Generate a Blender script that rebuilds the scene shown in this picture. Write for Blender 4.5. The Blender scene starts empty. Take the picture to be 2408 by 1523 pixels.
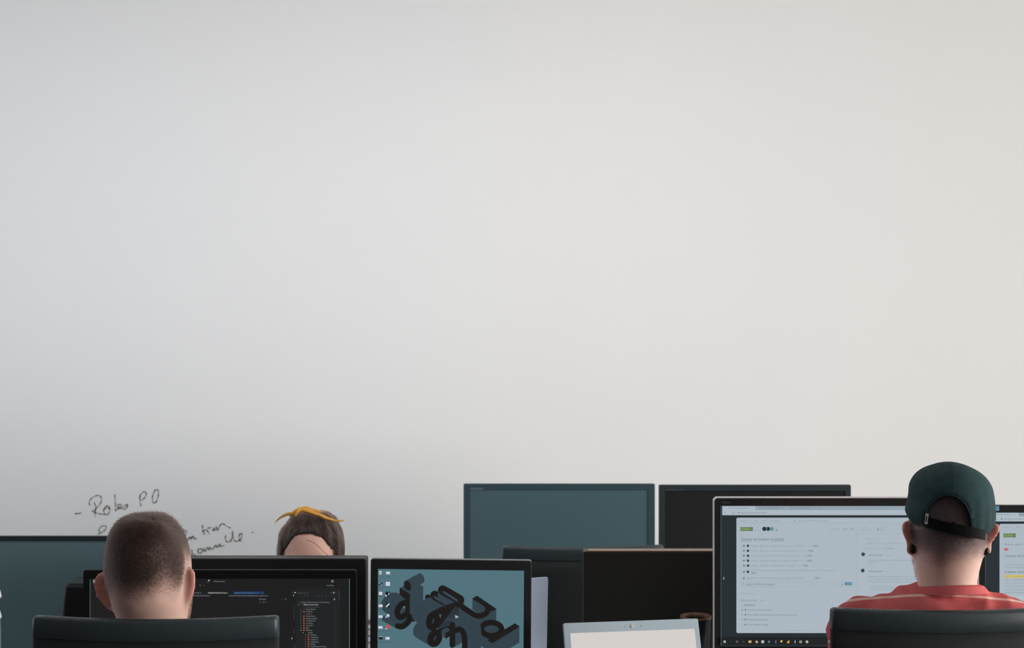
import bpy, bmesh, math, random
from mathutils import Vector, Matrix, noise
from mathutils.bvhtree import BVHTree
random.seed(7)
sc = bpy.context.scene
COL = sc.collection
PI = math.pi
F, CX, CY, H = 3200.0, 1204.0, 761.5, 1.62      # focal in px of a 2408x1523 frame, principal point, eye height
def X(px, y): return (px - CX) * y / F
def Z(py, y): return H - (py - CY) * y / F

# ------------------------------------------------------------------ materials
def sst(a, b, x): t = min(1, max(0, (x - a) / (b - a))); return t * t * (3 - 2 * t)
def lin(c):
    c = c / 255.0
    return c / 12.92 if c <= 0.04045 else ((c + 0.055) / 1.055) ** 2.4
def rgb(r, g, b): return (lin(r), lin(g), lin(b), 1)
MATS = {}
def mat(name, col, rough=0.5, spec=0.5, metal=0.0, bump=0.0, bscale=400, var=0.08, vscale=30, sss=0, emit=None, estr=1.0, coat=0):
    if name in MATS: return MATS[name]
    m = bpy.data.materials.new(name); m.use_nodes = True
    nt = m.node_tree; b = nt.nodes['Principled BSDF']
    b.inputs['Roughness'].default_value = rough
    b.inputs['Specular IOR Level'].default_value = spec
    b.inputs['Metallic'].default_value = metal
    tc = nt.nodes.new('ShaderNodeTexCoord')
    n = nt.nodes.new('ShaderNodeTexNoise'); n.inputs['Scale'].default_value = vscale; n.inputs['Detail'].default_value = 4
    nt.links.new(tc.outputs['Object'], n.inputs['Vector'])
    mx = nt.nodes.new('ShaderNodeMix'); mx.data_type = 'RGBA'
    mx.inputs['A'].default_value = tuple(c * (1 - var) for c in col[:3]) + (1,)
    mx.inputs['B'].default_value = tuple(min(1, c * (1 + var)) for c in col[:3]) + (1,)
    nt.links.new(n.outputs['Fac'], mx.inputs['Factor']); nt.links.new(mx.outputs['Result'], b.inputs['Base Color'])
    if bump:
        n2 = nt.nodes.new('ShaderNodeTexNoise'); n2.inputs['Scale'].default_value = bscale; n2.inputs['Detail'].default_value = 3
        nt.links.new(tc.outputs['Object'], n2.inputs['Vector'])
        bp = nt.nodes.new('ShaderNodeBump'); bp.inputs['Strength'].default_value = bump; bp.inputs['Distance'].default_value = 0.002
        nt.links.new(n2.outputs['Fac'], bp.inputs['Height']); nt.links.new(bp.outputs['Normal'], b.inputs['Normal'])
    if sss:
        b.inputs['Subsurface Weight'].default_value = sss
        b.inputs['Subsurface Radius'].default_value = (1, 0.3, 0.18)
        b.inputs['Subsurface Scale'].default_value = 0.012
    if coat: b.inputs['Coat Weight'].default_value = coat
    if emit:
        b.inputs['Emission Color'].default_value = emit; b.inputs['Emission Strength'].default_value = estr
    MATS[name] = m
    return m
def glow(r, g, b):
    "a colour shown by a lit display"
    return mat('display_%d_%d_%d' % (r, g, b), (0.004, 0.004, 0.004, 1), 0.45, 0.15, emit=rgb(r, g, b), estr=0.94, var=0)

M_WALL = mat('whiteboard_paint', rgb(236, 235, 233), 0.55, 0.3, bump=0.02, bscale=120, var=0.012, vscale=3)
M_PAINT = mat('office_wall_paint', rgb(104, 102, 100), 0.8, 0.2, var=0.03)
M_CEIL = mat('ceiling_paint', rgb(222, 222, 220), 0.9, 0.1, var=0.02)
M_FLOOR = mat('grey_carpet', rgb(108, 108, 112), 0.95, 0.1, bump=0.5, bscale=900, var=0.3, vscale=300)
M_BLACK = mat('black_plastic', rgb(44, 45, 46), 0.42, 0.35, bump=0.04, bscale=1500)
M_GLOSSBLACK = mat('gloss_black_plastic', rgb(40, 42, 43), 0.16, 0.4)
M_TEALBEZEL = mat('dark_blue_grey_plastic', rgb(56, 76, 82), 0.4, 0.4)
M_OFFTEAL = mat('painted_reflection_screen', rgb(78, 102, 108), 0.34, 0.5, var=0.05, vscale=2)  # room reflection in the off screen put into the base colour
M_OFFBLACK = mat('black_screen', rgb(38, 39, 40), 0.3, 0.35)
M_SILVER = mat('silver_metal', rgb(200, 204, 208), 0.32, 0.5, metal=0.85, var=0.03)
M_RIM = mat('bright_silver_rim', rgb(235, 235, 235), 0.35, 0.6, metal=0.3, var=0.02)
M_ALU = mat('brushed_aluminium', rgb(212, 226, 250), 0.45, 0.6, metal=0.0, var=0.04)
M_LAPTOP = mat('blue_grey_laptop_plastic', rgb(194, 212, 221), 0.38, 0.5, var=0.05)
M_LEATHER = mat('black_leather', rgb(52, 62, 66), 0.4, 0.5, bump=0.15, bscale=900, var=0.12)
M_MESH = mat('black_chair_fabric', rgb(40, 42, 43), 0.7, 0.25, bump=0.3, bscale=1800, var=0.15)
M_STITCH = mat('grey_thread', rgb(70, 74, 78), 0.7, 0.3)
M_DESK = mat('pale_desk_laminate', rgb(196, 190, 182), 0.5, 0.4, var=0.05)
M_MARKER = mat('faded_marker_ink', rgb(176, 176, 164), 0.7, 0.2, var=0.25, vscale=60)
M_PAPER = mat('white_paper', rgb(226, 224, 220), 0.8, 0.2)
M_DARKCOVER = mat('grey_cover_card', rgb(88, 88, 86), 0.7, 0.3)
M_TUMBLER = mat('dark_tumbler_enamel', rgb(50, 56, 62), 0.25, 0.5)
M_TEA = mat('brown_rim_glaze', rgb(128, 98, 76), 0.3, 0.5)
M_SKIN = mat('skin', rgb(234, 186, 168), 0.5, 0.35, bump=0.15, bscale=700, var=0.06, vscale=25, sss=0.25)
M_SKINP = mat('pale_skin', rgb(240, 204, 188), 0.5, 0.35, bump=0.12, bscale=700, var=0.05, vscale=25, sss=0.25)
M_SKINA = mat('skin_with_stubble', rgb(238, 198, 182), 0.5, 0.35, bump=0.15, bscale=700, var=0.06, vscale=25, sss=0.25)
M_CAP = mat('dark_green_cotton', rgb(55, 76, 78), 0.9, 0.12, bump=0.25, bscale=2600, var=0.3, vscale=60)
M_STRAP = mat('black_strap_plastic', rgb(16, 16, 16), 0.6, 0.12, var=0)
M_PLUG = mat('matte_black_plug', rgb(18, 18, 18), 0.5, 0.3)
M_SCARF = mat('mustard_cotton', rgb(228, 166, 76), 0.8, 0.2, bump=0.3, bscale=600, var=0.2, vscale=40)
M_DARKSHIRT = mat('dark_grey_cotton', rgb(52, 54, 60), 0.85, 0.2, bump=0.3)
M_GREYSHIRT = mat('grey_knit', rgb(96, 98, 104), 0.85, 0.2, bump=0.3)
M_JEANS = mat('blue_denim', rgb(48, 60, 84), 0.85, 0.2, bump=0.4, var=0.2)
M_SHOE = mat('black_shoe_leather', rgb(30, 28, 27), 0.4, 0.5)
M_EYE = mat('eye_white', rgb(225, 222, 216), 0.2, 0.5)
M_IRIS = mat('brown_iris', rgb(60, 42, 30), 0.2, 0.5)
M_WHITE = mat('white_plastic', rgb(232, 232, 230), 0.4, 0.5)

def stubbly(m, col):
    nt = m.node_tree; b = nt.nodes['Principled BSDF']; src = b.inputs['Base Color'].links[0].from_socket
    a = nt.nodes.new('ShaderNodeAttribute'); a.attribute_name = 'stubble'
    tc = nt.nodes.new('ShaderNodeTexCoord'); n = nt.nodes.new('ShaderNodeTexNoise'); n.inputs['Scale'].default_value = 420; nt.links.new(tc.outputs['Object'], n.inputs['Vector'])
    ml = nt.nodes.new('ShaderNodeMath'); ml.operation = 'MULTIPLY_ADD'; nt.links.new(n.outputs['Fac'], ml.inputs[0]); ml.inputs[1].default_value = 0.9; ml.inputs[2].default_value = 0.55
    m2 = nt.nodes.new('ShaderNodeMath'); m2.operation = 'MULTIPLY'; m2.use_clamp = True; nt.links.new(ml.outputs[0], m2.inputs[0]); nt.links.new(a.outputs['Fac'], m2.inputs[1])
    mx = nt.nodes.new('ShaderNodeMix'); mx.data_type = 'RGBA'; nt.links.new(m2.outputs[0], mx.inputs['Factor']); nt.links.new(src, mx.inputs['A']); mx.inputs['B'].default_value = col
    a2 = nt.nodes.new('ShaderNodeAttribute'); a2.attribute_name = 'flush'
    m3 = nt.nodes.new('ShaderNodeMix'); m3.data_type = 'RGBA'; nt.links.new(a2.outputs['Fac'], m3.inputs['Factor']); nt.links.new(mx.outputs['Result'], m3.inputs['A']); m3.inputs['B'].default_value = rgb(236, 138, 124)
    nt.links.new(m3.outputs['Result'], b.inputs['Base Color'])
def paint_flush(o, fn):
    at = o.data.attributes.new('flush', 'FLOAT', 'POINT'); at.data.foreach_set('value', [float(fn(v.co)) for v in o.data.vertices])
def paint_stubble(o, fn):
    at = o.data.attributes.new('stubble', 'FLOAT', 'POINT'); at.data.foreach_set('value', [float(fn(v.co)) for v in o.data.vertices])
def stripe_shirt():
    m = bpy.data.materials.new('red_striped_cotton'); m.use_nodes = True
    nt = m.node_tree; b = nt.nodes['Principled BSDF']; L = nt.links.new
    b.inputs['Roughness'].default_value = 0.85; b.inputs['Specular IOR Level'].default_value = 0.2
    tc = nt.nodes.new('ShaderNodeTexCoord'); sp = nt.nodes.new('ShaderNodeSeparateXYZ'); L(tc.outputs['Object'], sp.inputs[0])
    def mth(op, a, v=None, c=None):
        n = nt.nodes.new('ShaderNodeMath'); n.operation = op
        for i, q in enumerate((a, v, c)):
            if q is None: continue
            if hasattr(q, 'is_linked') or hasattr(q, 'links'): L(q, n.inputs[i])
            else: n.inputs[i].default_value = q
        return n.outputs[0]
    x2 = mth('MULTIPLY', sp.outputs[0], sp.outputs[0])
    hh = mth('ADD', mth('ADD', sp.outputs[2], mth('MULTIPLY', sp.outputs[1], 0.24)), mth('MULTIPLY', x2, 0.42))
    hh = mth('SUBTRACT', hh, 1.127)
    # a stripe every 7 cm below the first
    up = mth('LESS_THAN', hh, 0.02)
    wv = mth('PINGPONG', hh, 0.035)
    on = mth('MULTIPLY', mth('LESS_THAN', wv, 0.0024), up)
    n = nt.nodes.new('ShaderNodeTexNoise'); n.inputs['Scale'].default_value = 60; L(tc.outputs['Object'], n.inputs['Vector'])
    mx = nt.nodes.new('ShaderNodeMix'); mx.data_type = 'RGBA'
    mx.inputs['A'].default_value = rgb(216, 100, 102); mx.inputs['B'].default_value = rgb(226, 114, 114); L(n.outputs['Fac'], mx.inputs['Factor'])
    m2 = nt.nodes.new('ShaderNodeMix'); m2.data_type = 'RGBA'
    L(on, m2.inputs['Factor']); L(mx.outputs['Result'], m2.inputs['A']); m2.inputs['B'].default_value = rgb(250, 206, 190)
    L(m2.outputs['Result'], b.inputs['Base Color'])
    n2 = nt.nodes.new('ShaderNodeTexNoise'); n2.inputs['Scale'].default_value = 900; L(tc.outputs['Object'], n2.inputs['Vector'])
    bp = nt.nodes.new('ShaderNodeBump'); bp.inputs['Strength'].default_value = 0.3; bp.inputs['Distance'].default_value = 0.001
    L(n2.outputs['Fac'], bp.inputs['Height']); L(bp.outputs['Normal'], b.inputs['Normal'])
    return m
stubbly(M_SKINA, rgb(56, 43, 39)); stubbly(M_SKINP, rgb(86, 76, 78))
M_RED = stripe_shirt()
M_REDPLAIN = mat('red_ribbed_cotton', rgb(220, 108, 108), 0.85, 0.2, bump=0.4, bscale=500)

def hair_mat(name, col, rough=0.35):
    m = bpy.data.materials.new(name); m.use_nodes = True
    nt = m.node_tree; nt.nodes.clear()
    o = nt.nodes.new('ShaderNodeOutputMaterial'); h = nt.nodes.new('ShaderNodeBsdfHairPrincipled')
    h.parametrization = 'COLOR'; h.inputs['Color'].default_value = col
    h.inputs['Roughness'].default_value = rough
    if 'Random Roughness' in h.inputs: h.inputs['Random Roughness'].default_value = 0.4
    nt.links.new(h.outputs[0], o.inputs[0])
    return m
M_HAIR_A = hair_mat('brown_hair', rgb(50, 37, 33))
M_HAIR_B = hair_mat('dark_stubble', rgb(84, 72, 72))
M_HAIR_C = hair_mat('dark_brown_hair', rgb(66, 48, 42))
M_BEARD = hair_mat('auburn_beard', rgb(130, 84, 62))
M_SCALP_A = mat('brown_hair_mass', rgb(50, 38, 34), 0.8, 0.2, bump=0.5, bscale=500, var=0.3)
M_SCALP_C = mat('dark_brown_hair_mass', rgb(38, 30, 28), 0.7, 0.3, bump=0.5, bscale=500, var=0.3)

# ------------------------------------------------------------------ mesh helpers
def tag(o, label=None, cat=None, group=None, kind=None):
    if label: o['label'] = label
    if cat: o['category'] = cat
    if group: o['group'] = group
    if kind: o['kind'] = kind
    return o
def empty(name, loc, rz=0, **k):
    o = bpy.data.objects.new(name, None); COL.objects.link(o); o.empty_display_size = 0.1
    o.location = loc; o.rotation_euler = (0, 0, rz)
    return tag(o, **k)
class MB:
    def __init__(s): s.v = []; s.f = []; s.m = []; s.mats = []
    def mi(s, m):
        if m not in s.mats: s.mats.append(m)
        return s.mats.index(m)
    def add(s, vs, fs, m=None):
        o = len(s.v); s.v += [tuple(v) for v in vs]; k = s.mi(m) if m else 0
        for f in fs: s.f.append(tuple(i + o for i in f)); s.m.append(k)
        return s
    def box(s, cx, cy, cz, sx, sy, sz, m=None):
        a, b, c = sx / 2, sy / 2, sz / 2
        vs = [(cx + i * a, cy + j * b, cz + k * c) for i in (-1, 1) for j in (-1, 1) for k in (-1, 1)]
        return s.add(vs, [(0, 1, 3, 2), (4, 6, 7, 5), (0, 4, 5, 1), (2, 3, 7, 6), (0, 2, 6, 4), (1, 5, 7, 3)], m)
    def loft(s, loops, cap=True, m=None):
        n = len(loops[0]); vs = [p for l in loops for p in l]; fs = []
        for i in range(len(loops) - 1):
            for j in range(n):
                k = (j + 1) % n
                fs.append((i * n + j, i * n + k, (i + 1) * n + k, (i + 1) * n + j))
        if cap:
            fs.append(tuple(reversed(range(n)))); fs.append(tuple((len(loops) - 1) * n + j for j in range(n)))
        return s.add(vs, fs, m)
    def cyl(s, c, r1, r2, h, n=32, m=None, axis='z'):
        loops = []
        for z, r in ((0, r1), (h, r2)):
            l = []
            for i in range(n):
                a = 2 * PI * i / n; p = (r * math.cos(a), r * math.sin(a), z)
                if axis == 'y': p = (p[0], p[2], p[1])
                if axis == 'x': p = (p[2], p[0], p[1])
                l.append((c[0] + p[0], c[1] + p[1], c[2] + p[2]))
            loops.append(l)
        return s.loft(loops, m=m)
    def limb(s, pts, rads, n=14, m=None, sub=3, flat=1.0):
        "closed tapering tube with round ends"
        P = [Vector(p) for p in pts]
        path = []; rr = []
        for i in range(len(P) - 1):
            for k in range(sub):
                t = k / sub; path.append(P[i].lerp(P[i + 1], t)); rr.append(rads[i] * (1 - t) + rads[i + 1] * t)
        path.append(P[-1]); rr.append(rads[-1])
        d0 = (path[1] - path[0]).normalized(); d1 = (path[-1] - path[-2]).normalized()
        pre = [(path[0] - d0 * rads[0] * math.cos(a), rads[0] * math.sin(a)) for a in (0.12, 0.5, 0.95, 1.3)]
        post = [(path[-1] + d1 * rads[-1] * math.cos(a), rads[-1] * math.sin(a)) for a in (1.3, 0.95, 0.5, 0.12)]
        seq = pre + list(zip(path, rr)) + post
        loops = []; up = Vector((0, 0, 1)) if abs(d0.z) < 0.9 else Vector((0, 1, 0))
        for i, (p, r) in enumerate(seq):
            d = (seq[min(i + 1, len(seq) - 1)][0] - seq[max(i - 1, 0)][0]).normalized()
            a = d.cross(up).normalized(); b = a.cross(d).normalized()
            loops.append([tuple(p + a * r * math.cos(2 * PI * j / n) + b * r * flat * math.sin(2 * PI * j / n)) for j in range(n)])
        return s.loft(loops, m=m)
    def build(s, name, material=None, parent=None, smooth=False, bevel=0, loc=None):
        me = bpy.data.meshes.new(name); me.from_pydata(s.v, [], s.f)
        for m in ([material] if material and not s.mats else s.mats or [material]):
            if m: me.materials.append(m)
        for p, k in zip(me.polygons, s.m): p.material_index = k; p.use_smooth = smooth
        bm = bmesh.new(); bm.from_mesh(me); bmesh.ops.recalc_face_normals(bm, faces=bm.faces); bm.to_mesh(me); bm.free()
        o = bpy.data.objects.new(name, me); COL.objects.link(o)
        if parent: o.parent = parent
        if loc: o.location = loc
        if bevel:
            b = o.modifiers.new('b', 'BEVEL'); b.width = bevel; b.segments = 3; b.limit_method = 'ANGLE'
        return o
def rrect(x0, x1, z0, z1, r, n=5):
    "rounded rectangle outline, counter-clockwise in the x z plane"
    pts = []
    for cx, cz, a0 in ((x1 - r, z1 - r, 0), (x0 + r, z1 - r, 90), (x0 + r, z0 + r, 180), (x1 - r, z0 + r, 270)):
        for i in range(n + 1):
            a = math.radians(a0 + 90 * i / n); pts.append((cx + r * math.cos(a), cz + r * math.sin(a)))
    return pts
def plate(b, pts, y0, y1, m=None):
    "prism of an x z outline between two depths"
    return b.loft([[(x, y0, z) for x, z in pts], [(x, y1, z) for x, z in pts]], m=m)
def ring_plate(b, o, i, y0, y1, m=None):
    n = len(o)
    vs = [(x, y0, z) for x, z in o] + [(x, y0, z) for x, z in i] + [(x, y1, z) for x, z in o] + [(x, y1, z) for x, z in i]
    fs = []
    for j in range(n):
        k = (j + 1) % n
        fs += [(j, k, n + k, n + j), (2 * n + j, 3 * n + j, 3 * n + k, 2 * n + k), (j, 2 * n + j, 2 * n + k, k), (n + j, n + k, 3 * n + k, 3 * n + j)]
    return b.add(vs, fs, m)
def text_mesh(s):
    c = bpy.data.curves.new('t', 'FONT'); c.body = s; c.resolution_u = 2
    o = bpy.data.objects.new('t', c); COL.objects.link(o)
    dg = bpy.context.evaluated_depsgraph_get(); me = bpy.data.meshes.new_from_object(o.evaluated_get(dg))
    vs = [tuple(v.co) for v in me.vertices]; fs = [tuple(p.vertices) for p in me.polygons]
    bpy.data.objects.remove(o); bpy.data.curves.remove(c); bpy.data.meshes.remove(me)
    return vs, fs

class Display:
    "flat picture shown by a screen; everything is given in frame px of the photo, converted to metres on the screen"
    def __init__(s, ox, oz, scale): s.b = MB(); s.ox, s.oz, s.k, s.d = ox, oz, scale, 0.0006   # px origin, px per metre
    def q(s, px, py): return ((px - s.ox) / s.k, -(py - s.oz) / s.k)
    def lay(s): s.d += 0.00004; return -s.d
    def poly(s, pts, m):
        y = s.lay(); s.b.add([(s.q(*p)[0], y, s.q(*p)[1]) for p in pts], [tuple(range(len(pts)))], m)
    def rect(s, x0, x1, y0, y1, m): s.poly([(x0, y1), (x1, y1), (x1, y0), (x0, y0)], m)
    def rrect(s, x0, x1, y0, y1, r, m): s.poly(rrect(x0, x1, y0, y1, r, 4), m)
    def disc(s, x, y, rx, m, ry=None, n=20): s.poly([(x + rx * math.cos(2 * PI * i / n), y + (ry or rx) * math.sin(2 * PI * i / n)) for i in range(n)], m)
    def line(s, pts, w, m, close=False, caps=True, layer=None):
        y = layer if layer is not None else s.lay()
        if close: pts = list(pts) + [pts[0]]
        for (x0, y0), (x1, y1) in zip(pts, pts[1:]):
            d = math.hypot(x1 - x0, y1 - y0) or 1; nx, ny = -(y1 - y0) / d * w / 2, (x1 - x0) / d * w / 2
            ps = [(x0 + nx, y0 + ny), (x1 + nx, y1 + ny), (x1 - nx, y1 - ny), (x0 - nx, y0 - ny)]
            s.b.add([(s.q(*p)[0], y, s.q(*p)[1]) for p in ps], [(0, 1, 2, 3)], m)
        if w > 1.2:
            for j, (x, yy) in enumerate(pts):
                if not caps and j in (0, len(pts) - 1): continue
                ps = [(x + w / 2 * math.cos(i * PI / 6), yy + w / 2 * math.sin(i * PI / 6)) for i in range(12)]
                s.b.add([(s.q(*p)[0], y, s.q(*p)[1]) for p in ps], [tuple(range(12))], m)
    def text(s, t, x0, x1, yb, h, m):
        vs, fs = text_mesh(t)
        if not vs: return
        xa = min(v[0] for v in vs); xb = max(v[0] for v in vs)
        y = s.lay(); kx = (x1 - x0) / (xb - xa); kz = h / 0.70
        s.b.add([((x0 + (v[0] - xa) * kx - s.ox) / s.k, y, -(yb - v[1] * kz - s.oz) / s.k) for v in vs], fs, m)
    def build(s, name, parent): return s.b.build(name, None, parent)

# ------------------------------------------------------------------ the room
def struct(name, b, m): return tag(b.build(name, m), kind='structure')
YW, XR, XL, YB, HC = 5.0, 9.0, -7.0, -4.5, 3.15
wb = struct('wall_back', MB().box((XR + XL) / 2, YW + 0.06, HC / 2, XR - XL, 0.12, HC), M_WALL)
tag_floor = struct('floor', MB().box((XR + XL) / 2, (YW + YB) / 2, -0.05, XR - XL + 0.2, YW - YB + 0.2, 0.1), M_FLOOR)
struct('ceiling', MB().box((XR + XL) / 2, (YW + YB) / 2, HC + 0.05, XR - XL + 0.2, YW - YB + 0.2, 0.1), M_CEIL)
VY0, VY1, VZ0, VZ1 = 2.7, 4.9, 0.28, 2.6
lb = MB()
lb.box(XL - 0.06, (YB + VY0) / 2, HC / 2, 0.12, VY0 - YB, HC).box(XL - 0.06, (VY1 + YW) / 2, HC / 2, 0.12, YW - VY1, HC)
lb.box(XL - 0.06, (VY0 + VY1) / 2, VZ0 / 2, 0.12, VY1 - VY0, VZ0).box(XL - 0.06, (VY0 + VY1) / 2, (VZ1 + HC) / 2, 0.12, VY1 - VY0, HC - VZ1)
struct('wall_left', lb, M_PAINT)
wl_ = MB()
for yy in (VY0 + 0.03, (VY0 + VY1) / 2, VY1 - 0.03): wl_.box(XL - 0.05, yy, (VZ0 + VZ1) / 2, 0.07, 0.06, VZ1 - VZ0)
for zz in (VZ0 + 0.03, VZ1 - 0.03): wl_.box(XL - 0.05, (VY0 + VY1) / 2, zz, 0.07, VY1 - VY0, 0.06)
struct('added_fill_window', wl_, M_WHITE)  # invented window frame around the added cool fill lamp
struct('wall_front', MB().box((XR + XL) / 2, YB - 0.06, HC / 2, XR - XL, 0.12, HC), M_PAINT)
# right wall with one wide window opening
WY0, WY1, WZ0, WZ1 = -3.2, 2.8, 0.28, 2.95
rb = MB()
rb.box(XR + 0.06, (YB + WY0) / 2, HC / 2, 0.12, WY0 - YB, HC).box(XR + 0.06, (WY1 + YW) / 2, HC / 2, 0.12, YW - WY1, HC)
rb.box(XR + 0.06, (WY0 + WY1) / 2, WZ0 / 2, 0.12, WY1 - WY0, WZ0).box(XR + 0.06, (WY0 + WY1) / 2, (WZ1 + HC) / 2, 0.12, WY1 - WY0, HC - WZ1)
struct('wall_right', rb, M_PAINT)
wf = MB()
for yy in (WY0 + 0.03, WY0 + 1.3, (WY0 + WY1) / 2, WY1 - 1.3, WY1 - 0.03): wf.box(XR + 0.05, yy, (WZ0 + WZ1) / 2, 0.07, 0.06, WZ1 - WZ0)
for zz in (WZ0 + 0.03, WZ1 - 0.03): wf.box(XR + 0.05, (WY0 + WY1) / 2, zz, 0.07, WY1 - WY0, 0.06)
struct('window_1', wf, M_WHITE)
struct('baseboard_back', MB().box((XR + XL) / 2, YW - 0.008, 0.05, XR - XL, 0.016, 0.1), M_WHITE)

# handwriting left on the wall, traced from the photograph and laid on the wall itself
hw = MB()
kk = YW / F
def wall_pt(u, v): px, py = 160 + u / 5.235, 1130 + v / 5.235; return (X(px, YW), YW - 0.0012, Z(py, YW))
def smooth(pts, n=5):
    P = [pts[0]] + list(pts) + [pts[-1]]; out = []
    for i in range(1, len(P) - 2):
        for k in range(n):
            t = k / n; q = []
            for c in (0, 1):
                a, b, c2, d = P[i - 1][c], P[i][c], P[i + 1][c], P[i + 2][c]
                q.append(0.5 * (2 * b + (c2 - a) * t + (2 * a - 5 * b + 4 * c2 - d) * t * t + (3 * b - a - 3 * c2 + d) * t ** 3))
            out.append(tuple(q))
    out.append(pts[-1]); return out
STROKES = [[(85, 402), (120, 404), (165, 393)], [(90, 408), (130, 399)],
    [(320, 262), (346, 330), (330, 390), (340, 452)],
    [(270, 300), (262, 260), (290, 215), (340, 185), (385, 180), (412, 210), (405, 265), (360, 325), (320, 362), (298, 376), (330, 388), (370, 402), (425, 412), (460, 416)],
    [(515, 345), (505, 312), (470, 312), (442, 350), (445, 395), (470, 416), (500, 405), (515, 355), (490, 330), (440, 348)],
    [(578, 165), (580, 230), (586, 300), (583, 362), (610, 350), (645, 320), (655, 296), (630, 288), (612, 310), (622, 340), (655, 338), (695, 310), (735, 288), (728, 322), (700, 350), (678, 346)],
    [(888, 185), (886, 245), (900, 312)], [(880, 205), (905, 152), (945, 135), (965, 152), (952, 195), (925, 225), (900, 238)],
    [(1078, 112), (1052, 150), (1040, 210), (1046, 260), (1070, 272), (1095, 240), (1112, 180), (1115, 130), (1095, 106), (1066, 118)],
    [(368, 660), (395, 640), (380, 600), (410, 562), (450, 550), (472, 572), (450, 612), (415, 634), (388, 640)],
    [(1420, 622), (1442, 608), (1460, 630), (1442, 680), (1428, 722), (1456, 756), (1480, 715), (1500, 690), (1512, 722), (1525, 692), (1543, 680), (1552, 714), (1585, 706)],
    [(1655, 545), (1665, 600), (1680, 662)], [(1645, 628), (1700, 600), (1722, 622), (1740, 658)], [(1715, 582), (1762, 574)],
    [(1800, 575), (1782, 612), (1812, 600), (1828, 562), (1838, 612), (1858, 578), (1878, 540), (1908, 525), (1945, 552), (2005, 582)],
    [(1520, 842), (1530, 890), (1508, 932)], [(1508, 932), (1545, 900), (1582, 920)],
    [(1600, 848), (1604, 890), (1640, 884), (1646, 842), (1616, 834), (1600, 850)],
    [(1660, 875), (1680, 828), (1694, 868), (1714, 818), (1734, 855), (1750, 812), (1772, 842), (1798, 822), (1820, 788), (1838, 818), (1862, 778), (1882, 792), (1862, 812), (1925, 796)],
    [(1945, 668), (1938, 720), (1962, 752), (2000, 742), (2020, 690), (2028, 618), (2030, 690), (2050, 738), (2095, 738), (2132, 708), (2140, 660), (2124, 646), (2104, 682), (2115, 736), (2142, 742)],
    [(2270, 630), (2276, 636)]]
for st in STROKES:
    pts = [Vector(wall_pt(*p)) for p in smooth(st)]
    for i, (a, b) in enumerate(zip(pts, pts[1:])):
        w = 0.0015 + 0.0006 * math.sin(i * 0.9)
        d = (b - a).normalized(); n = Vector((-d.z, 0, d.x)) * w
        hw.add([a + n, b + n, b - n, a - n], [(0, 1, 2, 3)])
        if i: hw.add([a + Vector((w * math.cos(k * PI / 4), 0, w * math.sin(k * PI / 4))) for k in range(8)], [tuple(range(8))])
o = hw.build('handwriting', M_MARKER, wb); o['label'] = 'grey handwritten marker notes on the white wall'

# ------------------------------------------------------------------ furniture below the screens
DZ = 0.74
def desk(name, x0, x1, y0, y1, label):
    t = empty(name, ((x0 + x1) / 2, (y0 + y1) / 2, 0), label=label, cat='desk')
    w, d = x1 - x0, y1 - y0
    MB().box(0, 0, DZ - 0.0125, w, d, 0.025).build('desktop', M_DESK, t, bevel=0.002)
    for sx in (-1, 1):
        for sy in (-1, 1): MB().box(sx * (w / 2 - 0.06), sy * (d / 2 - 0.06), (DZ - 0.025) / 2, 0.05, 0.05, DZ - 0.025).build('leg', M_WHITE, t)
    MB().box(0, 0, DZ - 0.055, w - 0.17, 0.03, 0.06).build('cross_beam', M_WHITE, t)
    return t
desk('bench_desk', -2.3, 2.3, 2.72, 3.62, 'long pale bench desk under the front monitors, between the two men and the woman')
desk('wall_desk', -0.3, 1.5, 4.0, 4.75, 'pale desk under the two rear monitors beside the whiteboard wall')

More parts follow.
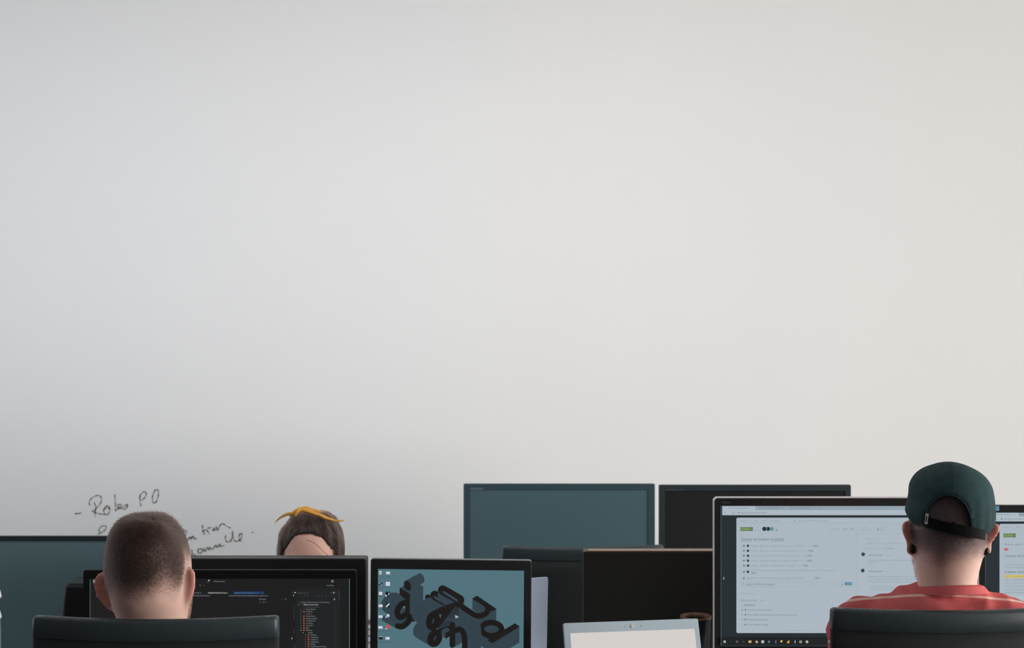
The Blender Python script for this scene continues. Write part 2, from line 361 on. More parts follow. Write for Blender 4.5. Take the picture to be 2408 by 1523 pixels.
# ------------------------------------------------------------------ monitors
def stand(root, base_z, h, depth, m, bw=0.24):
    """neck + foot: monitor plane at local y 0, stand behind it; root is at desk height"""
    nb = MB(); nb.box(0, depth + 0.018, h / 2, 0.055, 0.02, h)
    nb.box(0, depth / 2 + 0.014, h - 0.01, 0.05, depth + 0.01, 0.05)
    nb.build('stand_neck', m, root, bevel=0.003)
    fb = MB(); loops = []
    for z, k in ((0, 1.0), (0.006, 1.0), (0.012, 0.9)):
        loops.append([(bw / 2 * k * math.cos(2 * PI * i / 40), 0.04 + 0.075 * k * math.sin(2 * PI * i / 40), z) for i in range(40)])
    fb.loft(loops); fb.build('stand_foot', m, root)
def monitor(name, px0, px1, pyt, y, label, hgt, side, topb, botb, mb, ms, rot=0.0, tilt=0.0, r=0.006, thick=0.035, back=False, mback=None, rim=None, pivot_px=None):
    """outer edges px0..px1 and top pyt in the photo at depth y; builds root on the desk, returns (root, screen, Display)"""
    s = F / y; xc = X((px0 + px1) / 2, y); w = (px1 - px0) / s; zt = Z(pyt, y) - DZ
    root = empty(name, (xc, y, DZ), rot, label=label, cat='monitor')
    x0, x1, z1 = -w / 2, w / 2, zt; z0 = z1 - hgt
    def put(b, nm, m, par=root, **k):
        return b.build(nm, m, par, **k)
    outer = rrect(x0, x1, z0, z1, r)
    if not back:
        b = MB(); inner = rrect(x0 + side, x1 - side, z0 + botb, z1 - topb, 0.0008)
        ring_plate(b, outer, inner, -0.001, 0.012)
        put(b, 'bezel', mb, bevel=0.0008)
        b = MB(); plate(b, rrect(x0 + side - 0.001, x1 - side + 0.001, z0 + botb - 0.001, z1 - topb + 0.001, 0.0008), 0.0015, 0.006)
        scr = put(b, 'screen', ms)
        b = MB(); n = 6
        loops = [[(x, 0.0121, z) for x, z in rrect(x0 + 0.0005, x1 - 0.0005, z0 + 0.0005, z1 - 0.0005, r)]]
        for q in (0.3, 0.7, 1.0):
            ins = 0.05 * q * q
            loops.append([(x, 0.012 + (thick - 0.012) * q, z) for x, z in rrect(x0 + ins, x1 - ins, z0 + ins, z1 - ins, r)])
        b.loft(loops); put(b, 'back_shell', mback or mb)
    else:
        scr = None
        b = MB(); ring_plate(b, outer, rrect(x0 + side, x1 - side, z0 + botb, z1 - topb, 0.0008), thick - 0.010, thick)
        put(b, 'bezel', mb, bevel=0.0008)
        b = MB(); plate(b, rrect(x0 + side - 0.001, x1 - side + 0.001, z0 + botb - 0.001, z1 - topb + 0.001, 0.0008), thick - 0.006, thick - 0.002)
        put(b, 'screen', ms)
        b = MB(); loops = [[(x, thick - 0.0101, z) for x, z in rrect(x0 + 0.0004, x1 - 0.0004, z0 + 0.0004, z1 - 0.0004, r)]]
        for q, ins in ((0.3, 0.0004), (0.93, 0.0005), (1.0, 0.002)):
            loops.append([(x, (thick - 0.010) * (1 - q), z) for x, z in rrect(x0 + ins, x1 - ins, z0 + ins, z1 - ins, r)])
        b.loft(loops); put(b, 'back_shell', mback or mb, bevel=0.001)
    if rim:
        b = MB(); ring_plate(b, rrect(x0 - 0.0022, x1 + 0.0022, z0 - 0.0022, z1 + 0.0022, r + 0.0022, 6), rrect(x0, x1, z0, z1, r, 6), -0.0022, 0.011)
        put(b, 'silver_rim', rim)
    if back:
        b = MB(); b.box(0, -0.022, (z0 + 0.12) / 2 + 0.004, 0.07, 0.02, z0 + 0.12).box(0, -0.010, z0 + 0.10, 0.08, 0.03, 0.08); b.build('stand_neck', mb, root, bevel=0.003)
        b = MB(); b.loft([[(0.12 * k * math.cos(2 * PI * i / 40), -0.005 + 0.06 * k * math.sin(2 * PI * i / 40), z) for i in range(40)] for z, k in ((0, 1), (0.006, 1), (0.012, 0.9))]); b.build('stand_foot', mb, root)
    else: stand(root, 0, z0 + 0.12, thick, mb)
    D = Display((px0 + px1) / 2, pyt + zt * s, s)
    # lift the display plane just in front of the screen glass (glass face at y = 0.0015)
    D.d = -0.0013
    return root, scr, D
def bezel_text(root, D, t, x0, x1, yb, h, m, name='bezel_lettering'):
    D2 = Display(D.ox, D.oz, D.k); D2.d = 0.0013; D2.text(t, x0, x1, yb, h, m); o = D2.build(name, root); return o

M_LET = mat('silver_lettering', rgb(150, 160, 164), 0.5, 0.4)
M_LETD = mat('dim_silver_lettering', rgb(84, 90, 94), 0.5, 0.4)
# rear pair near the wall
rt, sr, D = monitor('monitor', 1090, 1540, 1137, 4.15, 'switched-off monitor with dull blue-grey screen before the wall, left of the rear pair', 0.345, 0.021, 0.0185, 0.03, M_TEALBEZEL, M_OFFTEAL, r=0.004, thick=0.05)
bezel_text(rt, D, 'FLATRON', 1108, 1136, 1151.5, 5.2, M_LET); bezel_text(rt, D, 'W2443T', 1138, 1160, 1151, 3.6, M_LETD)
M_RB = mat('charcoal_bezel_plastic', rgb(44, 54, 57), 0.4, 0.4)
rt, sr, D = monitor('monitor', 1549.5, 2001, 1139.5, 4.15, 'switched-off monitor with black screen, right of the rear pair', 0.345, 0.017, 0.0185, 0.03, M_RB, M_OFFBLACK, r=0.004, thick=0.05)
bezel_text(rt, D, 'FLATRON', 1567, 1592, 1153.5, 4.2, M_LETD); bezel_text(rt, D, 'W2443T', 1594, 1614, 1153, 3.2, M_LETD)
# far left monitor
rt, sr, D = monitor('monitor', -205, 335, 1260, 3.36, 'switched-off blue-grey monitor behind the short-haired man, cut by the left picture edge', 0.335, 0.016, 0.012, 0.025, M_RB, mat('pale_painted_reflection_screen', rgb(108, 136, 142), 0.3, 0.5, var=0.05, vscale=2), r=0.005, thick=0.045)  # paler screen colour stands in for a stronger room reflection

# code editor monitor
rt, sr, D = monitor('monitor', 196, 838, 1340, 2.94, 'black monitor showing dark code editor window in front of the short-haired man', 0.338, 0.0138, 0.0185, 0.02, mat('deep_black_plastic', rgb(26, 27, 27), 0.6, 0.15), mat('black_display_glass', rgb(22, 23, 23), 0.25, 0.3), r=0.006, thick=0.04)
W1, W2, W3 = glow(196, 204, 206), glow(132, 142, 146), glow(84, 94, 98)
BL, BLT, FO, RD = glow(28, 52, 84), glow(92, 134, 176), glow(190, 116, 78), glow(112, 44, 32)
EDGE_HILITE = glow(88, 116, 122)
D.rect(212, 821, 1360, 1682, glow(31, 31, 32))
D.rect(210.4, 212, 1361.5, 1682, EDGE_HILITE); D.rect(821, 822.6, 1350, 1682, EDGE_HILITE); D.disc(821.8, 1350, 1.6, W1)  # side lines and dot: panel-edge highlights drawn as glow
D.rect(695, 800, 1383, 1682, glow(34, 36, 37)); D.rect(796.5, 797.2, 1389, 1412, W3); D.rect(788, 788.8, 1420, 1682, glow(44, 50, 52))
# logo like a ribbon loop
D.line([(221, 1366.5), (227.5, 1362.5)], 1.6, W1); D.line([(221, 1366.5), (227.5, 1370.5)], 1.6, W1); D.line([(227.5, 1362.3), (227.5, 1370.7)], 2.4, W1); D.line([(220.3, 1363.8), (220.3, 1369.2)], 1.8, W1)
D.text('File', 229.5, 236, 1368.4, 3.2, W3); D.text('Edit', 238, 245, 1368.4, 3.2, W3)
D.line([(225.4 + 1.4 * math.cos(i), 1376 + 1.4 * math.sin(i)) for i in range(7)], 0.7, W3); D.text('<  >', 224, 234, 1384, 2.6, W3)
D.text('Recruitment.Api', 227.5, 262, 1395.4, 3.4, W1); D.text('[C] GLRecrutement', 227, 268, 1401.8, 3.2, W2)
D.text('/', 488.5, 491, 1368.4, 5, W1); D.disc(491.3, 1364, 1.5, W1); D.text('GLRecrutement', 503, 528.5, 1368, 3.4, W2)
D.text('n', 469, 472.5, 1377, 3.4, glow(150, 120, 110)); D.text('o', 478, 481, 1377, 3, W3)
D.text('Controller.cs', 453, 473, 1395, 3.6, W2); D.text('AddJobPostingToFavorites.cs', 489, 535, 1395, 3.6, W1)
D.rect(549, 621.5, 1390, 1396.6, BL); D.text('ApplicationPipelineStateMachine.cs*', 550.5, 609, 1395, 3.5, BLT); D.text('x', 613, 615, 1395, 3, BLT); D.text('o', 618, 620, 1395, 3, BLT)
D.text('ApplicationPipelineStateMachine', 446, 494, 1401.4, 3.1, W2); D.text('_Machine.ConfigureStatePostJob(Application application)', 537, 629.5, 1401.4, 3.1, W2)
D.text('IsPosted', 609, 625, 1409.8, 3.4, W2); D.text('-- o /', 609.5, 627, 1416.6, 3.4, W2)
D.text('. - x', 660, 674, 1409, 2.6, W2)
D.text('-', 750, 754, 1367.5, 4, W3); D.line([(779.8, 1364), (783.6, 1364), (783.6, 1368), (779.8, 1368)], 0.7, W1, close=True)
D.text('Live Share', 768, 785, 1377.4, 3.2, W2)
D.disc(688.5, 1393, 0.7, W2); D.rect(692.8, 695.2, 1391.6, 1394.2, W1); D.text('Solution Explorer', 699, 727, 1395, 3, W3); D.disc(690.5, 1399.5, 1.2, W1)
D.disc(779, 1392.6, 0.7, W2); D.rect(783.8, 785.6, 1391, 1394.8, W1); D.disc(789.6, 1392.6, 0.7, W2)
for x in (716.5, 723.5, 743, 750, 757, 766, 779, 786): D.line([(x - 1.2, 1402), (x + 1.2, 1399.4)], 0.8, W3)
D.line([(784.5, 1410.5), (788, 1406.5)], 1.2, W1)
TREE = [('Solution "GLRecrutement" (2 of 2 projects)', 709, 775, 0, W2), ('GLRecrutement.Api', 714, 748.5, 1, W1), ('Connected Services', 720, 751, 2, W3), ('Dependencies', 720, 742, 3, W2),
        ('Properties', 720, 735, 4, W2), ('wwwroot', 720, 734, 4, glow(140, 100, 90)), ('Authorization', 720, 741.5, 5, W2), ('BackgroundJobs', 720, 746, 5, W2), ('Configuration', 720, 742, 5, W2),
        ('Constants', 720, 736, 5, W2), ('Controllers', 720, 737, 5, W2), ('Data', 720, 727, 5, W2), ('Database', 720, 734.5, 5, W2), ('Entities', 725, 736, 6, W2)] + \
       [(t, 731, e, 7, W2) for t, e in (('Agencies', 744), ('Companies', 749), ('Institutions', 748), ('JobPostings', 749.5), ('Profiles', 742), ('StudyProgramPostings', 768))]
for i, (t, a, b, k, m) in enumerate(TREE):
    yb = 1320 + (545 + 31.15 * i) / 5.733 + 1.7
    D.text(t, a, b, yb, 3.2, m)
    if k in (3, 4, 5, 7):
        D.line([(a - 12.6, yb - 2.6), (a - 12, yb - 1.6), (a - 12.6, yb - 0.6)], 0.7, W2)
    if k in (1, 6) or t == 'Database': D.disc(a - 11.5, yb - 1.4, 0.8, W1)
    if k in (4, 5, 7) and t != 'wwwroot':
        D.rect(a - 7.3, a - 3.2, yb - 3.2, yb + 0.2, RD); D.rect(a - 6.2, a - 3.6, yb - 2.6, yb - 0.6, FO)
    elif k < 6: D.line([(a - 7, yb - 3), (a - 3.5, yb - 3), (a - 3.5, yb)], 0.5, W3)
for j in range(26):
    yy = 1425.5 + j * 1.55 + (21 if j > 19 else 0)
    if j % 7 != 5: D.rect(691.4, 692.6, yy, yy + 1, glow(60, 88, 100))
D.rect(686.6, 687.8, 1497, 1501.5, W1); D.rect(690.5, 697, 1513, 1540, glow(38, 42, 58))
for j in range(20):   # code lines lower on the screen
    a = 232 + 10 * random.randint(0, 4); D.rect(a, a + random.randint(40, 190), 1436 + j * 6.6 + 100, 1438.4 + j * 6.6 + 100, glow(70, 96, 110))
D.build('display_image', sr)

# back of the woman's monitor
monitor('monitor', 300, 861.5, 1312, 3.15, 'black monitor seen from behind, hiding the face of the woman', 0.322, 0.016, 0.018, 0.022, M_BLACK, M_OFFBLACK, back=True, r=0.005, thick=0.04)

# wallpaper monitor
rt, sr, D = monitor('monitor', 870, 1246, 1317, 3.05, 'small black monitor with blue-grey wallpaper of thick striped letters', 0.31, 0.0155, 0.0215, 0.02, M_BLACK, M_OFFBLACK, r=0.004, thick=0.04, rim=None)
b = MB(); zt = Z(1317, 3.05) - DZ; w = 376 / (F / 3.05)
ring_plate(b, rrect(-w / 2 - 0.0012, w / 2 + 0.0012, zt - 0.3112, zt + 0.0012, 0.0052, 6), rrect(-w / 2, w / 2, zt - 0.31, zt, 0.004, 6), 0.001, 0.016); b.build('metal_edge', mat('dim_metal_edge', rgb(120, 122, 126), 0.35, 0.5, metal=0.6), rt)
rt.rotation_euler = (math.radians(0.6), math.radians(0.45), math.radians(-1.5)); rt.location.z += 0.001
BG = glow(84, 118, 128)
D.rect(886, 1230, 1339.5, 1620, BG)
def zp(u, v): return (870 + u / 6.337, 1320 + v / 6.337)
DKF, STL, STD = glow(31, 29, 28), glow(74, 94, 104), glow(42, 54, 62)
def letter(strokes, vec, w, steps):
    "a heavy letter: striped body pushed along vec, dark face on top"
    for k in range(steps, 0, -1):
        for frac, m in ((k / steps, STL), ((k - 0.28) / steps, STD)):
            y = D.lay()
            for st in strokes:
                D.line([zp(u + vec[0] * frac, v + vec[1] * frac) for u, v in st], w * 1.22 / 6.337, m, caps=(w < 0) or True, layer=y)
    y = D.lay()
    for st in strokes: D.line([zp(*p) for p in st], w * 1.22 / 6.337, DKF, layer=y)
def el(cx, cy, rx, ry, a0=0, a1=360, rot=0, n=28):
    out = []
    for i in range(n + 1):
        a = math.radians(a0 + (a1 - a0) * i / n); x, y = rx * math.cos(a), ry * math.sin(a); r_ = math.radians(rot)
        out.append((cx + x * math.cos(r_) - y * math.sin(r_), cy + x * math.sin(r_) + y * math.cos(r_)))
    return out
letter([smooth([(565, 620), (470, 640), (405, 720), (400, 800), (440, 845), (500, 815), (560, 790), (590, 850), (540, 930), (470, 980), (405, 975)], 6)], (-200, -105), 70, 14)
def slab(face, vec, steps):
    for k in range(steps, 0, -1):
        for frac, m in ((k / steps, STL), ((k - 0.28) / steps, STD)): D.poly([zp(u + vec[0] * frac, v + vec[1] * frac) for u, v in face], m)
    D.poly([zp(*p) for p in face], DKF)
slab([(428, 400), (580, 490), (580, 780), (648, 825), (648, 910), (565, 870), (512, 810), (512, 570), (428, 500)], (200, -112), 15)
slab(el(545, 365, 48, 78, rot=-22)[:-1], (200, -112), 15)
letter([[(850, 530), (1120, 690)]], (0, 110), 66, 8)
letter([[(955, 500), (1195, 635)]], (0, 110), 112, 8)
D.line([zp(950, 528), zp(1170, 662)], 40 / 6.337, STD); D.line([zp(950, 522), zp(1170, 656)], 6 / 6.337, STL); D.line([zp(950, 534), zp(1170, 668)], 6 / 6.337, STL)
letter([[(1072, 420), (1325, 560)]], (0, 110), 116, 8)
D.line([zp(1082, 448), zp(1290, 576)], 40 / 6.337, STD); D.line([zp(1082, 442), zp(1290, 570)], 6 / 6.337, STL); D.line([zp(1082, 454), zp(1290, 582)], 6 / 6.337, STL)
slab([(1130, 640), (1400, 560), (1300, 700), (1640, 860), (1420, 940), (1250, 900), (1190, 1100), (1120, 1130), (1000, 1000), (1050, 800)], (0, 0.1), 1)
y = None
for k in range(17):   # striped slope between the letters
    D.line([zp(1010 + k * 9, 1000 - k * 4), zp(1270 + k * 20, 660 + k * 14)], 11 / 6.337, STD); D.line([zp(1014 + k * 9, 1004 - k * 4), zp(1274 + k * 20, 664 + k * 14)], 2.6 / 6.337, STL)
slab([(1513, 537), (1585, 494), (1876, 688), (1812, 724)], (0, 165), 12)
letter([smooth([(1360, 655), (1520, 760), (1620, 795), (1710, 760), (1752, 700), (1735, 640)], 6)], (0, 165), 66, 12)
letter([el(1805, 985, 150, 98), [(2150, 945), (1800, 1150)]], (0, 170), 66, 12)
slab([(2150, 892), (2222, 938), (1822, 1192), (1745, 1148)], (0, 240), 16)
letter([el(938, 872, 58, 100, rot=12), el(965, 1130, 60, 92, rot=24), [(930, 780), (1085, 700)]], (-215, -125), 74, 15)
slab([(1125, 1050), (1205, 1005), (1205, 1085), (1125, 1135)], (-60, -40), 5)
letter([[(1225, 920), (1225, 1225)], smooth([(1262, 1010), (1340, 990), (1395, 1060), (1408, 1170), (1408, 1400)], 6)], (205, -120), 66, 14)
D.poly([zp(1265, 775), zp(1320, 805), zp(1268, 828)], glow(170, 190, 198))
IW, ID_, IR = glow(206, 216, 222), glow(32, 34, 36), glow(196, 84, 84)
TL = glow(52, 76, 88)
rows = [(165, 165), (330, 325), (475, 475), (655, 645), (815, 805), (975, 965), (1135, 1135)]
for i, (a, c) in enumerate(rows):
    for j, (u, v) in enumerate(((155, a), (262, c))):
        x, yv = zp(u, v)
        if (i, j) == (0, 0): D.disc(x - 1, yv, 3.4, glow(150, 176, 186), 4.6); D.disc(x - 1, yv - 3, 3.6, IW, 1.2); D.disc(x - 1, yv + 3, 2.6, IW, 1)
        elif (i, j) == (1, 0): D.rect(x - 5, x + 4, yv - 3, yv + 3, ID_); D.disc(x - 2.5, yv - 1.5, 1.2, IW); D.disc(x + 1.5, yv + 1, 1.2, IW)
        elif (i, j) == (2, 0): D.rect(x - 4, x + 4, yv - 4.5, yv + 3.5, IW); D.rect(x - 4, x + 4, yv + 4.2, yv + 5.8, ID_)
        elif (i, j) == (2, 1): D.rect(x - 5.5, x + 5.5, yv - 5, yv + 6, ID_); D.line([(x + 2, yv - 2.6), (x + 3.4, yv), (x + 2, yv + 2.8)], 1.4, IW); D.rect(x - 5.6, x - 2, yv + 2.6, yv + 6, IW)
        elif (i, j) == (1, 1): D.rect(x - 5, x + 5, yv - 4.5, yv + 5, IW)
        elif (i, j) == (3, 1): D.rect(x - 5, x + 5, yv - 5, yv + 5, ID_); D.line([(x - 3, yv + 3), (x + 3, yv - 3)], 3.2, IW)
        elif (i, j) == (4, 1): D.disc(x, yv, 5, glow(70, 90, 140)); D.disc(x + 1, yv - 1.4, 3.4, IW); D.rect(x - 5, x - 2, yv + 1, yv + 4, IW)
        elif (i, j) == (5, 1): D.disc(x + 0.5, yv - 1, 4.5, IR); D.disc(x + 4, yv + 2.5, 2.4, IR); D.rect(x - 4.6, x - 1.6, yv + 3, yv + 6, IW)
        elif (i, j) == (6, 0): D.rect(x - 3.4, x + 5.6, yv - 3, yv + 3, ID_); D.rect(x - 3.4, x + 5.6, yv - 4, yv - 3.2, IW)
        else: D.rect(x - 4.6, x + 5, yv - 3, yv + 3, IW)
        D.text(['Corbeille', 'Projets', 'Docs', 'Dossier', 'Photos', 'Banque', 'Sketch'][i] if j == 0 else ['Documents', 'Fichiers', '', '', '', 'Route', 'Notes'][i], x - 5.5, x + 6.5, yv + 9.8, 2.6, TL) if i not in (2,) else None
# trim what hangs below or beyond the panel
D.b.f, D.b.m = zip(*[(f, m) for f, m in zip(D.b.f, D.b.m)])
D.build('display_image', sr)

# big task list monitor and its neighbour
G1, G2, G3, G4 = glow(60, 72, 80), glow(104, 118, 128), glow(134, 148, 158), glow(150, 163, 172)
PAN, PAN2, DARK, BAR, TABS = glow(175, 187, 197), glow(166, 180, 188), glow(37, 47, 51), glow(176, 190, 200), glow(150, 166, 176)
GR, TEAL, BTN, LINE = glow(112, 148, 84), glow(92, 150, 150), glow(74, 128, 160), glow(158, 171, 180)
TAG = glow(150, 176, 184)
rt, sr, D = monitor('monitor', 1679.5, 2299, 1170.5, 3.06, 'silver-rimmed monitor showing a pale task list, left of the man wearing the cap', 0.372, 0.0148, 0.0175, 0.03, M_GLOSSBLACK, mat('display_glass', rgb(26, 30, 32), 0.25, 0.3), r=0.008, thick=0.045, rim=M_RIM)
bezel_text(rt, D, 'HDMI', 1697, 1718, 1183, 4.2, M_LETD)
D.rect(1695.5, 2283, 1188.5, 1520, DARK)
D.rect(1694.8, 1696, 1188.5, 1518, glow(96, 112, 116)); D.rect(1694, 2283, 1513.8, 1514.6, glow(80, 90, 94)) ; D.disc(1695, 1513, 1, W1)  # left and bottom panel-edge highlights drawn as glowing lines
D.rect(1698.5, 2283, 1189.5, 1199.5, TABS); D.rect(1698.5, 1776, 1189.5, 1200, BAR); D.rect(1698.5, 2283, 1199, 1211, BAR)
D.text('Termes de location (contrat) | T', 1712, 1764, 1195.8, 3.4, G2); D.text('x', 1768, 1770.5, 1195.6, 3, G1); D.text('Design - Product challenge for V', 1786, 1838, 1195.8, 3.4, G2); D.text('x', 1841, 1843.5, 1195.6, 3, G1)
D.text('Updates : (7) Most liked item', 1858, 1906, 1195.8, 3.4, G2); D.text('x', 1914, 1916.5, 1195.6, 3, G1); D.text('+', 1924.5, 1928, 1195.8, 3.4, G1)
D.line([(1707, 1204.8), (1703.5, 1204.8), (1705, 1203)], 0.8, G2); D.line([(1725 + 2.2 * math.cos(i * 0.8), 1204.8 + 2.2 * math.sin(i * 0.8)) for i in range(7)], 0.7, G2); D.rect(1736, 1738, 1203.4, 1206.4, G1)
D.text('https://app.notion.team.com/t/detailer', 1742, 1804, 1206.4, 3.2, G2)
D.rrect(1731.8, 2262, 1216.8, 1488, 3.5, PAN); D.rect(1733, 2262, 1229.2, 1229.9, LINE); D.rect(2013, 2013.7, 1240, 1488, LINE); D.rect(2013, 2262, 1255, 1255.6, LINE)
D.text('Team Dev...', 1741.5, 1757, 1225.4, 3.2, G3); D.text('Tâches', 1772, 1781, 1225.4, 3.2, G3); D.text('Livraison - T1 Terme loc.', 1791, 1832, 1225.4, 3.2, G3); D.text('Sprint 08 (2019-07-30 - 2019-08-12)', 1879, 1947, 1225.4, 3.2, G3)
D.line([(1866.5, 1221.5), (1869, 1223.4), (1866.5, 1225.4)], 0.8, G2)
D.rect(1741, 1770.5, 1239, 1248, glow(96, 112, 92)); D.rect(1742.2, 1764.5, 1240.2, 1246.8, GR); D.text('DONE 10', 1744, 1769, 1245.7, 4, glow(140, 164, 110))
D.line([(1775, 1239.6), (1782.4, 1239.6), (1782.4, 1247.6), (1775, 1247.6)], 0.4, G4, close=True)
D.disc(1815.2, 1243, 4.6, TEAL); D.disc(1806.4, 1243, 5.3, BAR); D.disc(1806.2, 1243, 4.9, glow(44, 48, 56)); D.disc(1797.6, 1243, 5.6, BAR); D.disc(1797.4, 1243, 5.1, glow(38, 54, 58)); D.line([(1826 + 1.6 * math.cos(i), 1245.6 + 1.6 * math.sin(i)) for i in range(7)], 0.8, G1)
D.text('11', 1846, 1849.5, 1244.6, 3, G4)
D.text('Actions Plus', 1953, 1973, 1244.6, 3, G3); D.text('Statut', 1984, 1993, 1244.6, 3.1, G2); D.text('Ajout', 2000, 2006.5, 1244.6, 3.1, G1)
D.text('Estimé', 2027, 2041, 1241, 2.8, G4); D.text('27 h 30 m 00', 2026, 2051, 1246.4, 3, G4); D.text('Due publique', 2062, 2086, 1240.4, 2.6, G4); D.disc(2064.3, 1244.8, 1.6, glow(92, 116, 108)); D.text('Publique', 2068, 2082, 1246.4, 3.2, G3)
for x in (2102, 2116): D.text(':', x, x + 1, 1246, 4.5, G3)
D.text('Termes de location (contrat)', 1742, 1842.5, 1270.2, 7, G2); D.line([(1742, 1272), (1767, 1272)], 0.6, G2); D.line([(1813, 1272), (1842, 1272)], 0.6, G2)
RT = [('Contrat - Ajout du modèle de données pour les Contrats', 1890, 1917), ('Contrat - Ajout de la mutation "UpdateContract"', 1873.5, 1906), ('Contrat - Ajout du formulaire "Création du contrat"', 1880, 1903), ('Contrat - Ajout du formulaire "Modifier un contrat"', 1878.5, 1902.5), ('Contrat - Ajout de la page "Détail d\'un contrat"', 1868.5, 1893)]
for i, (t, e, tg) in enumerate(RT):
    yy = 1282.6 + 11.57 * i
    D.rect(1747.2, 1751, yy - 1.8, yy + 1.8, glow(98, 110, 108) if i < 3 else glow(104, 124, 84)); D.disc(1758.7, yy, 3, glow(48, 60, 66)); D.disc(1759.6, yy - 1.4, 0.9, glow(130, 142, 150))
    D.text(t, 1765, e, yy + 1.7, 3.6, G3); D.text('8 2 jrs', e + 5, tg - 6, yy + 1.4, 2.6, G4); D.rrect(tg - 5.5, tg + 7, yy - 2.4, yy + 2.4, 1.5, TAG); D.text('Code', tg - 3.5, tg + 5, yy + 1.3, 2.6, G2)
D.rect(1747, 1751, 1341.6, 1345.4, glow(104, 124, 84)); D.disc(1758.3, 1343.4, 3, glow(48, 60, 66)); D.text('Contrat - Ajout des boutons "Créer un contrat / modifier le contrat / Voir mon contrat"', 1765, 1962, 1341.6, 3.6, G3); D.text('8 ..', 1966, 1974, 1341.6, 3, G4)
D.rrect(1765, 1777, 1344, 1349, 1.5, TAG); D.text('Code', 1767, 1775, 1347.8, 2.6, G2)
D.rect(1747, 1750.6, 1356.4, 1360.2, glow(104, 124, 84)); D.disc(1760, 1359.4, 1.3, G1); D.text("Contrat - Création d'un composant pour lier des fichiers", 1765, 1891, 1359.8, 3.6, G3); D.rrect(1915, 1927, 1355.6, 1360.4, 1.5, TAG); D.text('Code', 1917, 1925, 1359.4, 2.6, G2)
D.line([(1740, 1366.3), (2005, 1366.3), (2005, 1378.6), (1740, 1378.6)], 0.6, LINE, close=True); D.disc(1747.2, 1372, 1.1, G1)
D.text('Contrat - Notifications système', 1753, 1821, 1374, 3.8, G2); D.line([(1753, 1375.4), (1770, 1375.4)], 0.5, G2); D.line([(1802, 1375.4), (1820, 1375.4)], 0.5, G2)
D.text('+ Détails', 1905, 1917, 1373.4, 3, glow(120, 160, 168))
for x in range(5): D.text('o', 1929.5 + x * 9.6, 1932.5 + x * 9.6, 1373, 2.8, G4)
D.disc(1980, 1373.4, 1.2, G1); D.rrect(1985.8, 2002.4, 1367.8, 1374.8, 1, BTN); D.text('SAVE', 1989, 1999.5, 1372.8, 2.8, glow(196, 214, 222))
D.line([(1851, 1364.5), (1851, 1369.5)], 0.5, G2)
D.text('+ Attachement', 1740, 1770.5, 1395.6, 3.2, G4); D.text('Relationships', 1741, 1779.5, 1412.5, 5, G3); D.rrect(1784, 1799.5, 1406.5, 1413.8, 3, glow(154, 184, 190)); D.rrect(1784.6, 1798.9, 1407.1, 1413.2, 2.6, PAN); D.text('New', 1789, 1795, 1411.6, 2.8, TEAL)
D.disc(1744.5, 1421.6, 0.8, G3); D.text('DEPENDENCIES', 1749, 1774.5, 1423.2, 3.2, G1)
for i, (t, e) in enumerate((('Terme. Encaissement et remises', 1812.5), ('Terme. Débours des réservations annulées en cours de 2 mois', 1874), ('Terme. Suivi du paiement', 1805.5), ('Terme. Paiement en ligne', 1805.5))):
    yy = 1432.6 + 11.5 * i; D.disc(1745, yy, 1.1, G1 if i % 2 == 0 else G3); D.disc(1752, yy, 1.5, G1); D.text(t, 1755.5, e, yy + 1.6, 3.6, G2)
D.text('Vu pour la dernière fois par Nathan le 12 juillet à 14h22', 1832, 1914, 1482, 3, G4)
D.text('Modèle du Contrat', 2032, 2062, 1267.4, 3, G4); D.text('Assigné par Team Manager', 2036, 2086, 1277.6, 3, G4); D.text('Mathieu Laroche', 2089, 2120, 1277.6, 3, G3)
D.text('a modifié la description de la tâche', 2024, 2076, 1289.4, 2.8, G4); D.text('Voir les détails', 2079, 2101, 1289.6, 3, glow(104, 120, 160))
for yy in (1302, 1340): D.disc(2028.6 - (yy > 1310), yy, 4.3, glow(44, 52, 58)); D.disc(2028.2 - (yy > 1310), yy - 0.6, 1.2, G2); D.text('Mathieu Laroche', 2042.5, 2073, yy + 3.4, 3.2, G1); D.text('il y a 3 jours', 2078, 2098, yy + 3.2, 2.8, G4)
D.text('@Nathan, peux-tu valider que les 4 PDF s\'affichent correctement sur mobile', 2042, 2160, 1317.4, 3.2, G3); D.text('merci !', 2042, 2061, 1323, 3.2, G3)
for i, t in enumerate(('@Mathieu, nous avons la spécification complète. La première étape', 'pour la validation du modèle. Et nouveaux comportements à prévoir', 'pour les formulaires à message sur le serveur de travail')): D.text(t, 2042, 2172, 1355.4 + 6 * i, 3.2, G3)
D.text('- Les images sont-elles prises', 2042, 2101, 1379.6, 3.2, G3); D.text('- Transfert jusqu\'où de ce site interne', 2045, 2113, 1385.4, 3.2, G3)
D.rect(2025, 2250, 1399.4, 1400, LINE)
D.line([(1702.6, 1355.4), (1699.6, 1358.2), (1702.6, 1361)], 1.0, glow(200, 206, 208))
D.rect(1696, 2283, 1496, 1513.8, glow(30, 33, 34))
ix = [1670 + u / 7.297 for u in (243, 350, 456, 562, 676, 789, 894, 1003, 1110, 1213, 1328, 1440, 1543, 1652)]; TY = 1507
YEL, GRN = glow(222, 186, 110), glow(150, 170, 130)
